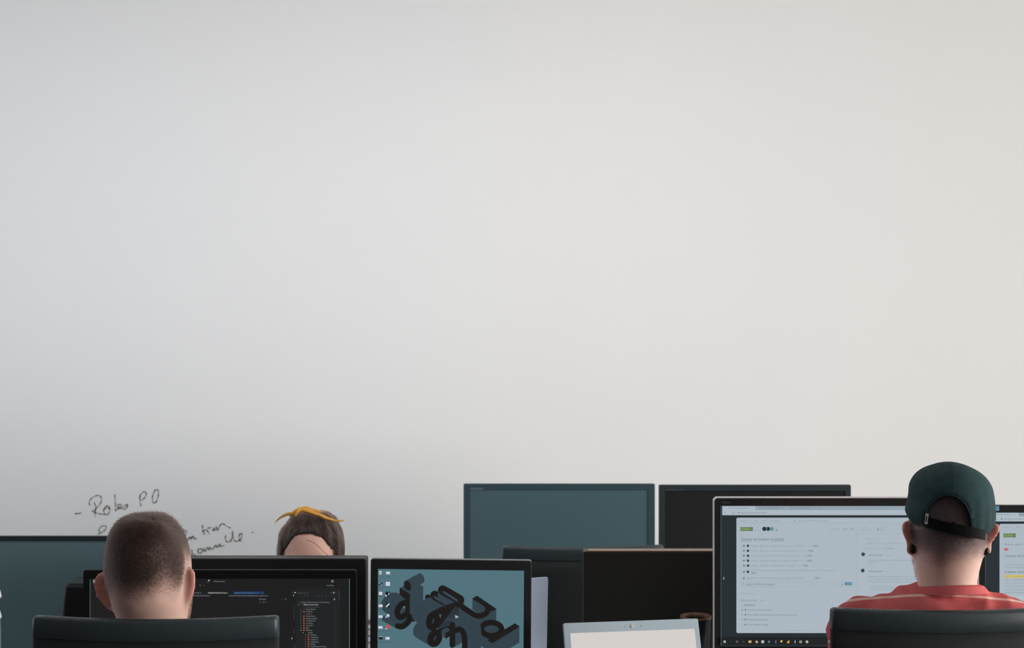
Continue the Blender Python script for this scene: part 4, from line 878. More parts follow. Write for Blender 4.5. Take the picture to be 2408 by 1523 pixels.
def clothes(root, zt, torso, hands, top_m, seatz, sleeve=1.0, infl=0.009, wr=0.004, female=False):
    b = MB(); rows = [r[:] for r in torso]
    loops = [ering(r[5] if len(r) > 5 else 0, r[4], zt + r[0], r[1] + infl, r[2] + infl, r[3] + infl) for r in interp(rows, 3)]
    b.loft(loops)
    for s in (-1, 1):
        sh, el_, w_, hip, kn, an = hands[s]; k = 0.82 if female else 1
        mid = tuple((a + c) / 2 for a, c in zip(sh, el_))
        if sleeve < 1: b.limb([sh, tuple(a + (c - a) * 0.45 for a, c in zip(sh, el_))], [0.062 * k, 0.062 * k])
        else:
            b.limb([sh, mid, el_], [0.066 * k, 0.06 * k, 0.052 * k]); b.limb([el_, tuple(a + (c - a) * 0.92 for a, c in zip(el_, w_))], [0.05 * k, 0.036 * k])
    def folds(co, n):
        q = Vector((co.x * 9 + co.z * 6, co.y * 6, co.z * 22 - abs(co.x) * 9))
        q2 = Vector((co.x * 26, co.y * 12, co.z * 14 + co.x * 16))
        rg = 1 - 2.2 * abs(noise.noise(Vector((co.x * 13 + co.z * 9, co.y * 5, co.z * 30 - abs(co.x) * 24 + 7))))
        return co + n * (wr * 0.42 * rg + wr * (0.1 + noise.noise(q)) + wr * 0.5 * noise.noise(q2 + Vector((5, 1, 2))))
    if female: b.v = [(x + leaning(z - zt), y, z) for x, y, z in b.v]
    sh_ = remesh(b, 'shirt', 0.005, top_m, root, 4, folds)
    p = MB()
    p.loft([ering(0, r[1], r[0], r[2], r[3], r[4]) for r in ((seatz + 0.17, 0.0, 0.155, 0.125, 0.125), (seatz + 0.1, 0.0, 0.178, 0.14, 0.132), (seatz + 0.03, 0.0, 0.18, 0.15, 0.128), (seatz + 0.006, 0.0, 0.16, 0.13, 0.11))])
    for s in (-1, 1):
        sh, el_, w_, hip, kn, an = hands[s]
        p.limb([hip, tuple((a + c) / 2 for a, c in zip(hip, kn)), kn], [0.094, 0.083, 0.066]); p.limb([kn, (s * 0.115, 0.405, 0.32), an], [0.062, 0.062, 0.055])
    if female: p.v = [(x + 0.045, y, z) for x, y, z in p.v]
    remesh(p, 'trousers', 0.006, M_JEANS, root, 4)
    for s in (-1, 1):
        q = MB(); q.loft([ering(s * 0.118 + (0.045 if female else 0), 0.46, z, a, f, bk, 24) for z, a, f, bk in ((0.001, 0.045, 0.15, 0.12), (0.03, 0.048, 0.15, 0.12), (0.06, 0.042, 0.09, 0.115), (0.095, 0.042, -0.0 + 0.03, 0.11))]); q.build('shoe', M_SHOE, root, smooth=True)
    return sh_

HEAD = [  # offset, half width, front, back, y centre
    (0.000, 0.010, 0.012, 0.012, -0.012), (-0.004, 0.036, 0.042, 0.040, -0.012), (-0.014, 0.052, 0.066, 0.062, -0.01), (-0.032, 0.0645, 0.082, 0.079, -0.006), (-0.055, 0.0715, 0.09, 0.088, -0.003),
    (-0.085, 0.0755, 0.094, 0.093, 0), (-0.112, 0.0735, 0.094, 0.091, 0), (-0.136, 0.0705, 0.093, 0.082, 0), (-0.158, 0.067, 0.092, 0.070, 0.0), (-0.178, 0.0625, 0.091, 0.062, 0), (-0.200, 0.0585, 0.085, 0.059, 0)]
TORSO = [(-0.2150, 0.0580, 0.050, 0.059, -0.002), (-0.2230, 0.066, 0.046, 0.064, -0.004), (-0.2320, 0.097, 0.05, 0.076, -0.008), (-0.2440, 0.128, 0.055, 0.086, -0.012), (-0.262, 0.160, 0.068, 0.094, -0.015),
    (-0.292, 0.182, 0.088, 0.100, -0.014), (-0.35, 0.182, 0.105, 0.104, -0.008), (-0.45, 0.170, 0.115, 0.104, -0.004), (-0.58, 0.155, 0.115, 0.102, 0), (-0.70, 0.150, 0.12, 0.104, 0), (-0.78, 0.165, 0.13, 0.112, 0), (-0.83, 0.160, 0.125, 0.105, 0.0)]
def fit(torso, zt, seatz):
    "stretch the trunk so the hips rest on the seat"
    last = torso[-1][0]; want = seatz + 0.022 - zt; k = (want + 0.292) / (last + 0.292); out = []
    for r in torso:
        r = list(r)
        if r[0] < -0.292: r[0] = -0.292 + (r[0] + 0.292) * k
        out.append(r)
    return out
EARS_A = [(-1, [(-0.097, 0.066, 0.080, -0.004, -0.016, 0.003), (-0.101, 0.064, 0.0865, -0.004, -0.026, 0.004), (-0.112, 0.062, 0.0905, -0.004, -0.032, 0.0048), (-0.128, 0.060, 0.0895, -0.004, -0.032, 0.005), (-0.144, 0.058, 0.085, -0.004, -0.028, 0.005), (-0.158, 0.056, 0.078, -0.003, -0.020, 0.0048), (-0.168, 0.055, 0.071, -0.002, -0.012, 0.0042), (-0.175, 0.056, 0.065, 0, -0.005, 0.003)])]
EARS_A += [(1, [tuple([q[0], q[1], q[2] + 0.001] + list(q[3:])) for q in EARS_A[0][1]])]

def hair(name, parent, material, roots, radius, pts=5, grav=0.0):
    """roots: list of (position, direction, length, bend vector); hair strands as a curves object"""
    hc = bpy.data.hair_curves.new(name); hc.add_curves([pts] * len(roots))
    co = []; rad = []
    for p, d, L, bend in roots:
        for k in range(pts):
            t = k / (pts - 1); q = p + d * (L * t) + bend * (L * t * t)
            co += [q.x, q.y, q.z]; rad.append(radius * (1 - 0.75 * t))
    hc.attributes['position'].data.foreach_set('vector', co)
    ra = hc.attributes.get('radius') or hc.attributes.new('radius', 'FLOAT', 'POINT'); ra.data.foreach_set('value', rad)
    hc.materials.append(material)
    o = bpy.data.objects.new(name, hc); COL.objects.link(o); o.parent = parent
    return o
def surf_samples(obj, centre, n, mask):
    "points on the head surface seen from its centre; mask(local offset, normal) -> keep?"
    me = obj.data
    bvh = BVHTree.FromPolygons([v.co for v in me.vertices], [tuple(p.vertices) for p in me.polygons])
    out = []; tries = 0
    while len(out) < n and tries < n * 12:
        tries += 1
        d = Vector((random.gauss(0, 1), random.gauss(0, 1), random.gauss(0, 1))).normalized()
        hit, nor, _, _ = bvh.ray_cast(centre, d, 0.3)
        if hit is None: continue
        if nor.dot(d) < 0: nor = -nor
        v = mask(hit, nor)
        if v: out.append((hit, nor, v))
    return out
def sst(a, b, x): t = min(1, max(0, (x - a) / (b - a))); return t * t * (3 - 2 * t)

# ---- man with short hair (left)
YM = 2.46
ZA = Z(1197, YM) - 0.008
HA = [list(q) for q in HEAD]
for i_, d_ in ((1, 0.004), (2, 0.006), (3, 0.006), (4, 0.004), (5, 0.002)): HA[i_][1] -= d_
ra = empty('person', (X(358, YM), YM, 0), 0, label='person with short brown hair seen from behind, facing the code monitor', cat='person')
SA_ = 1.121 - 0.655
ta = fit(TORSO, ZA, SA_)
body, R, hands = make_body(ra, ZA, HA, ta, EARS_A, math.radians(3.8), M_SKINA, SA_)
clothes(ra, ZA, ta[3:], hands, M_DARKSHIRT, SA_, infl=0.007)
cA = Vector(R((0, 0, ZA - 0.10)))
def hairline(x, y, off):
    "how dense the hair is at a head point: 1 full, 0 none"
    ang = math.degrees(math.atan2(abs(x), -y))          # 0 at the nape, 180 at the face
    if ang < 55: low = -0.152 + 0.012 * sst(10, 30, ang) * (1 - sst(30, 50, ang)) 
    elif ang < 80: low = -0.150 + 0.055 * sst(55, 78, ang)
    elif ang < 118: low = -0.098
    else: low = -0.098 + 0.06 * sst(118, 140, ang)
    return low
def stubA(c):
    off = c.z - ZA
    if off < -0.2 or (off < -0.085 and abs(c.x) > 0.0775): return 0
    low = hairline(c.x + 0.004, c.y, off); g = 0.006 * noise.noise(c * 60)
    side = 0.016 * sst(0.0, 0.05, c.x)       # the fade climbs higher behind the right ear
    return 0.97 * sst(low - 0.006 + g, low + 0.062 + side, off) ** 0.8
paint_stubble(body, stubA)
paint_flush(body, lambda c: sst(0.0745, 0.080, abs(c.x + 0.004)) * 0.5 if -0.19 < c.z - ZA < -0.085 else 0)
def maskA(p, n):
    off = p.z - ZA; low = hairline(p.x + 0.004, p.y, off)
    ragged = 0.006 * noise.noise(p * 60)
    if off < -0.085 and abs(p.x) > 0.0775: return None
    f = sst(low - 0.006 + ragged, low + 0.065, off)
    if random.random() > 0.04 + f * 0.96 or off < low - 0.006 + ragged: return None
    return (f, off)
roots = []
for p, n, (f, off) in surf_samples(body, cA, 60000, maskA):
    up = sst(-0.055, -0.008, off)
    L = 0.0013 + 0.0026 * f + 0.0075 * up * (0.6 + 0.8 * random.random())
    # hair grows out of a whorl at the crown
    w = p - (cA + Vector((0.018, -0.045, 0.085))); w = w - n * w.dot(n); w.normalize() if w.length > 1e-5 else None
    sw = n.cross(w) * 0.75
    tgt = (w * 1.0 + sw).normalized() if w.length > 0 else n
    tgt = (tgt * (0.75 + 0.35 * up) + Vector((random.gauss(0, .25), random.gauss(0, .25), random.gauss(0, .25)))).normalized()
    k = 0.62 + 0.28 * up
    d = (n * (1 - k) + tgt * k + n * 0.05).normalized()
    roots.append((p - n * 0.0005, d, L, tgt * 0.25 - n * 0.15))
hair('hair', ra, M_HAIR_A, roots, 0.00022)
# hair mass under the strands: head shell cropped above the fade
def shell(body, zlim, material, name, parent, thick, keep):
    me = body.data; idx = {}; vs = []; fs = []
    for p in me.polygons:
        if not all(keep(me.vertices[i].co) for i in p.vertices): continue
        q = []
        for i in p.vertices:
            if i not in idx: idx[i] = len(vs); vs.append(me.vertices[i].co + me.vertices[i].normal * thick(me.vertices[i].co))
            q.append(idx[i])
        fs.append(q)
    m = bpy.data.meshes.new(name); m.from_pydata([tuple(v) for v in vs], [], fs); m.materials.append(material)
    m.polygons.foreach_set('use_smooth', [True] * len(m.polygons))
    o = bpy.data.objects.new(name, m); COL.objects.link(o); o.parent = parent
    s = o.modifiers.new('s', 'SOLIDIFY'); s.thickness = 0.002; s.offset = -1
    return o
# beard along the jaw
def maskBeard(p, n):
    off = p.z - ZA
    if p.y < 0.028 or off > -0.13 or off < -0.24: return None
    if off > -0.17 and p.y > 0.05 and abs(p.x) < 0.035: return None
    return (1, off)
rb_ = [(p, (n * 0.7 + Vector((0, 0, -0.5)) + Vector((random.gauss(0, .2), random.gauss(0, .2), random.gauss(0, .2)))).normalized(), 0.005 + 0.003 * random.random(), Vector((0, 0, -0.2))) for p, n, _ in surf_samples(body, Vector(R((0, 0.02, ZA - 0.17))), 5000, maskBeard)]
hair('beard', ra, M_BEARD, rb_, 0.00025)

# ---- man with cap (right)
ZB = Z(1088, YM) - 0.009; XB = 2233
rb2 = empty('person', (X(2227, YM), YM, 0), math.radians(-9), label='person in red striped shirt and dark cap seen from behind, with black ear plugs', cat='person')
SB = Z(1433, 2.30) - 0.655
EARS_B = []
for sgn, e in ((-1, 0.0), (1, 0.0015)):
    eb = [(-0.096, 0.064, 0.078, -0.004, -0.026, 0.003), (-0.101, 0.062, 0.0835 + e, -0.004, -0.034, 0.004), (-0.110, 0.060, 0.0845 + e, -0.004, -0.038, 0.0045), (-0.124, 0.058, 0.0805 + e, -0.004, -0.034, 0.0045), (-0.138, 0.056, 0.0745 + e, -0.003, -0.028, 0.0042), (-0.146, 0.0655, 0.0725 + e, -0.018, -0.025, 0.0038), (-0.154, 0.0665, 0.0740 + e, -0.018, -0.024, 0.0038), (-0.162, 0.060, 0.0725 + e, -0.012, -0.021, 0.0038), (-0.1685, 0.058, 0.066, -0.006, -0.015, 0.003)]
    if sgn > 0: eb = [(q[0] + 0.006, q[1], q[2] - 0.002) + q[3:] for q in eb]
    else: eb = [(q[0], q[1], q[2] - 0.002) + q[3:] for q in eb]
    EARS_B.append((sgn, [(-0.098 + (q[0] + 0.098) * 0.86,) + q[1:] for q in eb]))
HB = [list(r) for r in HEAD]
for r in HB:
    if r[0] < -0.13: r[1] -= 0.002
for i_, w_ in ((3, 0.0600), (4, 0.0660), (5, 0.0670), (6, 0.0645), (7, 0.0620), (8, 0.0600), (9, 0.0555), (10, 0.0515)): HB[i_][1] = w_
TB = [list(r) for r in TORSO]; TB[0][1] = 0.0515
for q_ in TB[2:5]: q_[0] += 0.001
tb = fit(TB, ZB, SB)
body2, R2, hands2 = make_body(rb2, ZB, HB, tb, EARS_B, math.radians(-0.5), M_SKINP, SB)
shirt = clothes(rb2, ZB, [[-0.2125, 0.0500, 0.046, 0.0560, -0.004]] + tb[1:], hands2, M_RED, SB, sleeve=0.5, infl=0.007, wr=0.0085)
# ribbed collar
b = MB(); loops = []; n = 56
for dr, dz in ((0.0045, -0.009), (0.0045, -0.003), (0.0035, 0.003), (0.0005, 0.0048), (-0.002, 0.002), (-0.0015, -0.010)):
    l = []
    for i in range(n):
        t = 2 * PI * i / n; x, y = math.cos(t), math.sin(t); fl = 1.0 - dz * 12
        l.append(((0.0590 + dr) * x * fl + 0.002, -0.006 + (0.048 if y > 0 else 0.0640) * y * fl + dr * y, ZB - 0.2170 + dz + (0.012 if y < 0 else 0.03) * -y + 0.003 * x + 0.0005 * (i % 2)))
    loops.append(l)
loops.append(loops[0]); b.loft(loops, cap=False); b.build('collar', M_REDPLAIN, shirt, smooth=True)
# ear plugs
for s in (-1, 1):
    b = MB(); b.limb([(s * 0.0620, -0.018, ZB - 0.145), (s * 0.0635, -0.025, ZB - 0.145)], [0.0054, 0.0054], n=20, sub=1)
    b.v = [(x, y, (z - (ZB - 0.145)) * 1.5 + ZB - 0.145) for x, y, z in b.v]; b.build('ear_plug', M_PLUG, rb2, smooth=True)
cB = Vector((0, 0, ZB - 0.10))
def stubB(c):
    off = c.z - ZB; ang = math.degrees(math.atan2(abs(c.x), -c.y))
    if ang > 125 or off < -0.21: return 0.5 if (c.y > 0.03 and -0.235 < off < -0.14) else 0
    if abs(c.x) > 0.069 and off < -0.09: return 0
    low = -0.158 + 0.03 * sst(58, 80, ang); vv = math.exp(-((c.x + 0.020) / 0.013) ** 2) * 0.034
    return 0.92 * sst(low - 0.008 - vv + 0.008 * noise.noise(c * 60), low + 0.055, off) ** 0.8
paint_stubble(body2, stubB)
paint_flush(body2, lambda c: sst(0.068, 0.072, abs(c.x)) * 0.55 * (1 - sst(0.0805, 0.085, abs(c.x)) * 0.7) if -0.18 < c.z - ZB < -0.085 else 0)
def maskB(p, n):
    off = p.z - ZB; ang = math.degrees(math.atan2(abs(p.x), -p.y))
    if off > -0.02 or ang > 112 or (abs(p.x) > 0.052 and off > -0.1) or (abs(p.x) > 0.069 and off < -0.09): return None
    low = -0.158 + 0.045 * sst(58, 80, ang)
    vv = math.exp(-((p.x + 0.020) / 0.012) ** 2) * 0.028
    f = sst(low - 0.006 - vv + 0.008 * noise.noise(p * 60), low + 0.05, off)
    if random.random() > f: return None
    return (f, off)
roots = []
for p, n, (f, off) in surf_samples(body2, cB, 26000, maskB):
    tgt = (Vector((0, 0, -1)) + Vector((random.gauss(0, .35), random.gauss(0, .2), random.gauss(0, .3)))).normalized()
    roots.append((p - n * 0.0004, (n * 0.5 + tgt * 0.5).normalized(), 0.0018 + 0.0028 * f, tgt * 0.2))
hair('hair', rb2, M_HAIR_B, roots, 0.0002)
# beard shadow at the jaw
rbb = [(p, (n * 0.8 + Vector((0, 0, -0.5))).normalized(), 0.006, Vector((0, 0, -0.1))) for p, n, _ in surf_samples(body2, Vector((0, 0.02, ZB - 0.17)), 3500, lambda p, n: (1,) if p.y > 0.03 and -0.235 < p.z - ZB < -0.14 and not (p.z - ZB > -0.17 and abs(p.x) < 0.035) else None)]
hair('beard', rb2, M_HAIR_B, rbb, 0.00022)

# cap: outline rows (top offset in px from the cap's top, left px, right px)
ZC = Z(1087, YM); kp = F / YM
caprows = [(0, 2228, 2248, 0.012, 0.012), (3, 2208, 2266, 0.040, 0.038), (9, 2188, 2284, 0.060, 0.058), (20, 2163, 2305, 0.079, 0.077), (35, 2146, 2321, 0.092, 0.090), (55, 2136.5, 2332, 0.1, 0.099), (80, 2134.5, 2336, 0.104, 0.103), (104, 2130, 2337, 0.104, 0.102), (120, 2127, 2337, 0.104, 0.1), (134, 2132, 2335, 0.103, 0.096), (148, 2140, 2328, 0.102, 0.092)]
rows_ = interp([list(r) for r in caprows], 4)
NC = 96; cv = []; cf = []
cap_root = empty('cap', (0, 0, 0)); cap_root.parent = rb2
def cap_pt(r, t, grow=0.0):
    cx = ((r[1] + r[2]) / 2 - XB) / kp; a = (r[2] - r[1]) / 2 / kp + grow
    c, s = math.cos(t), math.sin(t); p = 2.25
    cx += 0.0048; a -= 0.0050
    x = cx + a * math.copysign(abs(c) ** (2 / p), c); y = (r[3] if s > 0 else r[4]) * math.copysign(abs(s) ** (2 / p), s) + (grow if s > 0 else -grow)
    dz = 0.0
    return Vector((x, y, ZC - r[0] / kp + dz))
for r in rows_:
    for i in range(NC):
        t = 2 * PI * i / NC; p = cap_pt(r, t)
        low = sst(60, 148, r[0])
        p.z -= 0.003 * low * (p.x / 0.08) + 0.001 * low                       # hem sits lower on the right
        fold = noise.noise(Vector((p.x * 30, p.y * 18, p.z * 16))) * 0.0028 * sst(8, 60, r[0])
        crease = 0.0024 * sst(-0.01, 0.03, p.x) * math.sin(t * 22 + p.z * 20) * sst(50, 120, r[0]) * (0.5 + 0.5 * noise.noise(Vector((p.x * 20, 3, p.z * 10))))
        nrm = Vector((p.x, p.y, 0)).normalized(); p += nrm * (fold + crease)
        cv.append(tuple(p))
ox_, oz_ = (2217 - XB) / kp, ZC - 133 / kp
def in_open(p):
    if p[1] > 0: return False
    dx = (p[0] - ox_) / 0.0385; dz = (p[2] - oz_) / 0.056
    return dx * dx + dz * dz < 1 or (p[2] < oz_ and abs(dx) < 1)
for i in range(len(rows_) - 1):
    for j in range(NC):
        k = (j + 1) % NC; q = (i * NC + j, i * NC + k, (i + 1) * NC + k, (i + 1) * NC + j)
        c = [sum(cv[a][d] for a in q) / 4 for d in range(3)]
        if not in_open(c): cf.append(q)
cf.append(tuple(reversed(range(NC))))
b = MB(); b.v = cv
# pull the vertices next to the opening onto its arch for a clean hem
used = {}
for q in cf:
    for a in q: used[a] = used.get(a, 0) + 1
for a, cnt in used.items():
    p = cv[a]
    if p[1] < 0 and cnt < 4 and a >= NC:
        dx = (p[0] - ox_) / 0.0385; dz = (p[2] - oz_) / 0.056; r_ = math.hypot(dx, dz)
        if p[2] > oz_ and 0.7 < r_ < 1.35: cv[a] = (ox_ + dx / r_ * 0.0385, p[1], oz_ + dz / r_ * 0.056)
b.v = cv; b.f = cf; b.m = [0] * len(cf)
crown = b.build('crown', M_CAP, cap_root, smooth=True); s_ = crown.modifiers.new('s', 'SOLIDIFY'); s_.thickness = 0.0028; s_.offset = -1
# hem piping round the arch, and centre seam
arch = []
for i in range(25):
    a = PI * i / 24; x = ox_ + 0.0385 * math.cos(a); z = oz_ + 0.056 * math.sin(a)
    r0_ = min(rows_, key=lambda r: abs(ZC - r[0] / kp - z)); t_ = min([2 * PI * j / 720 for j in range(360, 720)], key=lambda t: abs(cap_pt(r0_, t).x - x)); arch.append((x, cap_pt(r0_, t_).y - 0.0035, z))
MB().limb(arch, [0.0008] * 25, n=8, sub=1).build('hem', M_CAP, cap_root, smooth=True)
seam = []
for r in rows_[2:]:
    if ZC - r[0] / kp < oz_ + 0.058: break
    q = cap_pt(r, 1.5 * PI); seam.append((0.003 - 0.012 * (r[0] / 80), q.y - 0.0022, q.z + 0.0))
if len(seam) > 2: MB().limb(seam, [0.0005] * len(seam), n=6, sub=1).build('seam', M_CAP, cap_root, smooth=True)
# strap
def strap(t0, t1, z_of, h, grow0, name, m, n=64, tuck=False):
    b = MB(); loops = []
    for i in range(n + 1):
        t = t0 + (t1 - t0) * i / n; zc = z_of(i / n); grow = grow0 - (0.009 * (1 - sst(0.0, 0.14, i / n)) if tuck else 0); r = min(rows_, key=lambda r: abs(ZC - r[0] / kp - (zs0 + zs1) / 2)); p = cap_pt(r, t, grow)
        nr = Vector((p.x * 0.8, p.y, 0)).normalized()
        loops.append([tuple(p + nr * a + Vector((0, 0, zc - p.z + c))) for a, c in ((0, -h / 2), (0.0025, -h / 2), (0.0025, h / 2), (0, h / 2))])
    b.loft(loops); return b.build(name, m, cap_root)
zs0 = ZC - (1212 - 1088) / kp; zs1 = ZC - (1240 - 1088) / kp
strap(math.radians(214), math.radians(304), lambda q: zs0 + (zs1 - zs0) * q ** 1.3, 0.0185, 0.0032, 'strap', M_STRAP, tuck=True)
strap(math.radians(262), math.radians(266), lambda q: (zs0 + zs1) / 2 + 0.002, 0.021, 0.003, 'buckle', M_STRAP, 3)
b = MB(); tx_ = (2171 - XB) / kp; tz_ = ZC - (1206 - 1088) / kp
r0_ = min(rows_, key=lambda r: abs(ZC - r[0] / kp - tz_)); t_ = min([2 * PI * j / 720 for j in range(360, 720)], key=lambda t: abs(cap_pt(r0_, t).x - tx_))
b.box(0, 0, 0, 0.0048, 0.0012, 0.0185); o = b.build('white_tag', mat('white_woven_tag', rgb(226, 226, 222), 0.7, 0.2), cap_root); o.location = (tx_, cap_pt(r0_, t_).y - 0.0065, tz_); o.rotation_euler = (0, math.radians(6), math.radians(-18))
b = MB(); b.box(0, -0.001, 0, 0.0018, 0.0006, 0.010).box(0.0007, -0.001, -0.004, 0.0012, 0.0006, 0.002); o2 = b.build('tag_mark', M_BLACK, o)
# brim at the front, away from the camera
b = MB(); top_, bot_ = [], []
n = 24; outer_, inner_ = [], []
for i in range(n + 1):
    a = PI * (0.12 + 0.76 * i / n); r = rows_[-2]; q = cap_pt(r, a)
    inner_.append(q + Vector((0, 0, 0.004))); outer_.append(Vector((0.050 * math.cos(a) * 1.05, 0.060 + 0.085 * math.sin(a) ** 0.8, q.z + 0.006 - 0.004 * abs(math.cos(a)))))
vs = inner_ + outer_; b.add(vs, [(i, i + 1, n + 2 + i, n + 1 + i) for i in range(n)])
o = b.build('brim', M_CAP, cap_root, smooth=True); m_ = o.modifiers.new('s', 'SOLIDIFY'); m_.thickness = 0.003

# ---- woman behind the monitor
YF = 3.486; ZF = Z(1213, YF); sF = F / YF
rw = empty('person', (X(733, YF), YF, 0), PI, label='person with dark hair tied up in mustard scarf, only forehead showing above the monitor', cat='person')
HF = [[r[0], r[1] * 0.985, r[2] * 0.96, r[3] * 0.96, r[4]] for r in HEAD]
SF = 0.40
TF = [[r[0], r[1] * 0.82, r[2], r[3], r[4] - 0.02 * sst(-0.2, -0.35, r[0])] for r in TORSO]
TF = [[r[0], r[1], r[2], r[3], r[4] - 0.05 * (1 - sst(-0.36, -0.2, r[0]))] for r in TF]
tf = fit(TF, ZF, SF)
body3, R3, hands3 = make_body(rw, ZF, HF, tf, [(s, [tuple([q[0], q[1], q[2] - 0.004] + list(q[3:])) for q in e]) for s, e in EARS_A], 0, M_SKIN, SF, female=True)
clothes(rw, ZF, tf[3:], hands3, M_GREYSHIRT, SF, infl=0.007, female=True)
def hl3(c):
    "front hairline height for the woman: lower towards the temples"
    ax = abs(c.x)
    if c.y > 0: return -0.036 - 0.007 * sst(0.0, 0.04, ax) - 0.035 * sst(0.03, 0.064, ax) - 0.17 * sst(0.060, 0.072, ax) + 0.003 * noise.noise(c * 50)
    return -0.24
def keep3(c): off = c.z - ZF; return off > hl3(c) and off > -0.2 and c.y > -0.2 and (abs(c.x) < 0.0795)
sh3 = shell(body3, 0, M_SCALP_C, 'hair_mass', rw, lambda c: 0.003 + 0.006 * sst(-0.01, 0.04, (c.z - ZF) - hl3(c) - 0.012) + 0.0035 * noise.noise(Vector((c.x * 90, c.y * 20, c.z * 20))), keep3)
me = sh3.data; bv = BVHTree.FromPolygons([v.co for v in me.vertices], [tuple(p.vertices) for p in me.polygons])
roots = []; knot = Vector((0.01, 0.02, ZF + 0.012)); c3 = Vector((0, 0, ZF - 0.09)); tries = 0
while len(roots) < 9000 and tries < 60000:
    tries += 1; d = Vector((random.gauss(0, 1), random.gauss(0, 1), random.gauss(0, 1))).normalized(); h_, n_, _, _ = bv.ray_cast(c3, d, 0.3)
    if h_ is None or h_.z < ZF - 0.16: continue
    if n_.dot(d) < 0: n_ = -n_
    k_ = (knot - h_); k_ -= n_ * k_.dot(n_); 
    if k_.length < 0.004: continue
    k_.normalize(); clump = noise.noise(Vector((h_.x * 60, h_.y * 25, h_.z * 25)))
    tg = (k_ + Vector((random.gauss(0, .10) + clump * 0.5, random.gauss(0, .1), random.gauss(0, .08)))).normalized()
    L = 0.022 + 0.016 * random.random()
    roots.append((h_ + n_ * 0.0005, (tg + n_ * 0.12).normalized(), L, -n_ * 0.45))
for i in range(1500):      # strands springing from the front hairline
    x_ = random.uniform(-0.068, 0.068); z_ = ZF + hl3(Vector((x_, 0.05, ZF - 0.05))) + random.uniform(-0.003, 0.012)
    h_, n_, _, _ = bv.ray_cast(Vector((x_, 0.3, z_)), Vector((0, -1, 0)), 0.5)
    if h_ is None: continue
    if n_.y < 0: n_ = -n_
    k_ = knot - h_; k_ -= n_ * k_.dot(n_); k_.normalize()
    roots.append((h_ - n_ * 0.002 - k_ * 0.003, (k_ + n_ * 0.25 + Vector((random.gauss(0, .12), 0, 0))).normalized(), random.uniform(0.012, 0.03), -n_ * 0.35))
for i in range(260):      # loose wisps round the temples
    s = random.choice((-1, 1)); p = Vector((s * (0.074 + random.random() * 0.006), random.uniform(-0.02, 0.05), ZF - random.uniform(0.05, 0.11)))
    roots.append((p, Vector((s * random.uniform(0.1, 0.5), random.gauss(0, .3), -1)).normalized(), random.uniform(0.02, 0.045), Vector((-s * 0.3, 0, 0))))
hair('hair', rw, M_HAIR_C, roots, 0.00035, pts=6)
# one loose strand over the brow (mirrored: woman looks at the camera)
def wl(px, py, yl): return (-(px - 729) / sF, yl, Z(py, YF))
MB().limb(tube_sm([wl(730, 1256, 0.094), wl(742, 1259, 0.096), wl(755, 1268, 0.096), wl(768, 1282, 0.092), wl(780, 1295, 0.084)]), [0.0006] * 17, n=6, sub=1).build('loose_strand', M_SCALP_C, rw, smooth=True)
# scarf
def band(pts, name, par=rw, flat=0.6):
    P = tube_sm([wl(p[0], p[1], p[3]) for p in pts], 5); rad = tube_sm([(p[2] / sF, 0, 0) for p in pts], 5)
    b = MB(); b.limb(P, [max(r[0], 0.0012) for r in rad], n=12, sub=1, flat=flat)
    b.v = [tuple(Vector(v) + Vector((0, 0, 1)) * 0.0018 * noise.noise(Vector(v) * 90)) for v in b.v]
    return b.build(name, M_SCARF, par, smooth=True)
sc_ = band([(690, 1203, 6, 0.055), (702, 1194, 9, 0.052), (715, 1192, 9, 0.05), (730, 1196, 8.5, 0.05), (748, 1202, 7.5, 0.05), (770, 1211, 6, 0.05), (790, 1217.5, 3.6, 0.045), (806, 1218.5, 3.2, 0.04)], 'headscarf')
band([(651, 1222.5, 1.4, 0.05), (661, 1212, 4, 0.052), (671, 1205, 5.5, 0.054), (682, 1201, 6, 0.055), (696, 1199, 6.5, 0.055)], 'scarf_tail', sc_)
band([(699, 1202, 3, 0.062), (704, 1194, 4.2, 0.06), (707, 1187, 2.6, 0.054)], 'scarf_knot', sc_, 1.0)
band([(692, 1203, 5, 0.0), (712, 1194, 6, 0.0), (740, 1201, 6, 0.0), (775, 1215, 5, 0.0)], 'scarf_wrap', sc_)

# stool under the woman, hidden by the desk from the front
t = empty('stool', (rw.location.x - 0.045, 3.52, 0), label='round black stool carrying the woman behind the bench desk', cat='stool')
b = MB(); b.loft([[(q * math.cos(2 * PI * i / 40), q * math.sin(2 * PI * i / 40), z) for i in range(40)] for z, q in ((0.345, 0.14), (0.355, 0.17), (0.385, 0.175), (0.395, 0.16))]); b.build('seat', M_LEATHER, t, bevel=0.003)
MB().cyl((0, 0, 0.05), 0.024, 0.024, 0.297).build('column', M_BLACK, t)
for i in range(5): MB().limb([(0, 0, 0.06), (0.22 * math.cos(i * 1.2566), 0.22 * math.sin(i * 1.2566), 0.018)], [0.022, 0.016]).build('base_spoke', M_BLACK, t, smooth=True)

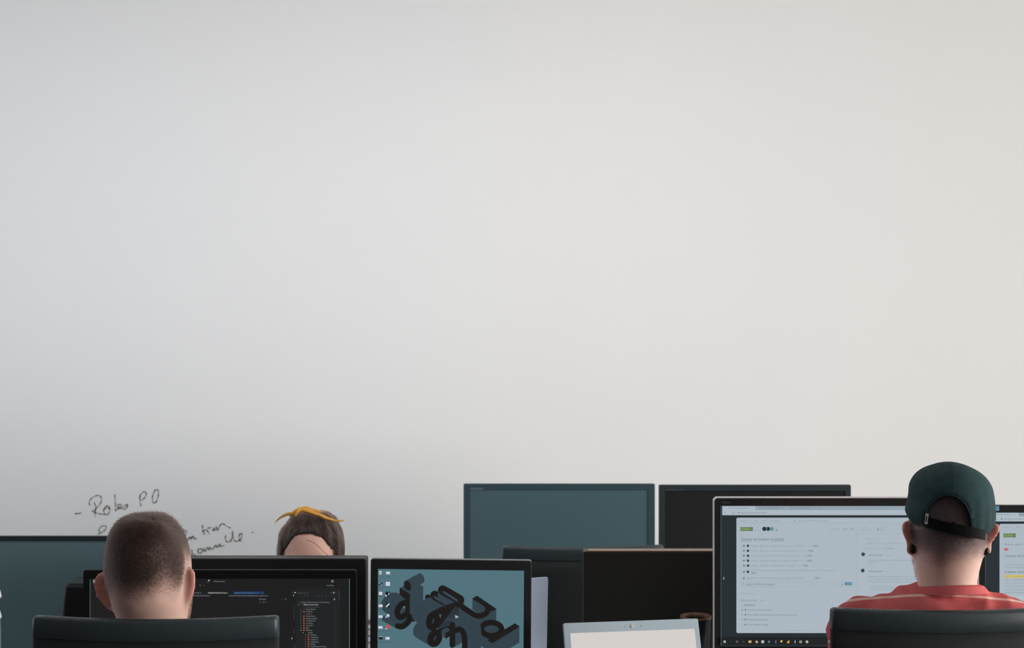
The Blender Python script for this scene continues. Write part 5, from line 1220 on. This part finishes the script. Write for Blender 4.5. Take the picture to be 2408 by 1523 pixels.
# ------------------------------------------------------------------ lights
def area(name, loc, rot, sx, sy, watts, col, spread=180):
    l = bpy.data.lights.new(name, 'AREA'); l.shape = 'RECTANGLE'; l.size = sx; l.size_y = sy; l.energy = watts; l.color = col; l.spread = math.radians(spread)
    o = bpy.data.objects.new(name, l); o.location = loc; o.rotation_euler = rot; COL.objects.link(o); return o
area('window_daylight', (XR - 0.03, (WY0 + WY1) / 2, (WZ0 + WZ1) / 2), (0, math.radians(90), 0), WZ1 - WZ0 - 0.1, WY1 - WY0 - 0.1, 765, (1.0, 0.975, 0.95))
area('cool_fill_lamp', (XL + 0.03, (VY0 + VY1) / 2, (VZ0 + VZ1) / 2), (0, math.radians(-90), 0), VZ1 - VZ0 - 0.1, VY1 - VY0 - 0.1, 48, (0.80, 0.86, 1.0))  # added cool fill from the left, no real window known there
# added ceiling fill panels, most of them washing the white wall
for i, (x, y, w_) in enumerate(((-3.1, 2.4, 8.5), (-1.8, 2.4, 9.5), (-0.5, 2.4, 11), (0.8, 2.4, 8.8), (-1.6, -0.6, 1), (1.6, -0.6, 1))):
    t = empty('added_fill_panel', (x, y, HC), label='flat white ceiling panel added as fill light, ' + ('leftmost in the row near the white wall', 'above the left end of the bench desk', 'above the woman', 'above the rear monitor pair', 'behind the camera on the left', 'behind the camera on the right')[i], cat='ceiling light', group='added ceiling fill panels')
    MB().box(0, 0, -0.012, 1.24, 0.34, 0.024).build('housing', M_WHITE, t)
    area('fill_panel_lamp', (x, y, HC - 0.03), (math.radians(60) if y > 2 else 0, 0, 0), 1.2, 0.3, w_, (0.88, 0.93, 1.0) if x < 0 else (1.0, 0.98, 0.955), 92 if y > 2 else 180)

w = bpy.data.worlds.new('world'); sc.world = w; w.use_nodes = True
w.node_tree.nodes['Background'].inputs[0].default_value = (0.75, 0.83, 0.95, 1); w.node_tree.nodes['Background'].inputs[1].default_value = 0.6

# ------------------------------------------------------------------ camera
cam = bpy.data.cameras.new('camera'); co = bpy.data.objects.new('camera', cam); COL.objects.link(co); sc.camera = co
co.location = (0, 0, H); co.rotation_euler = (math.radians(90), 0, 0)
cam.sensor_width = 36; cam.lens = F / 2408 * 36; cam.clip_start = 0.05
cam.dof.use_dof = True; cam.dof.focus_distance = 2.65; cam.dof.aperture_fstop = 6.5
sc.view_settings.view_transform = 'Standard'; sc.view_settings.look = 'None'; sc.view_settings.gamma = 1; sc.view_settings.exposure = 0
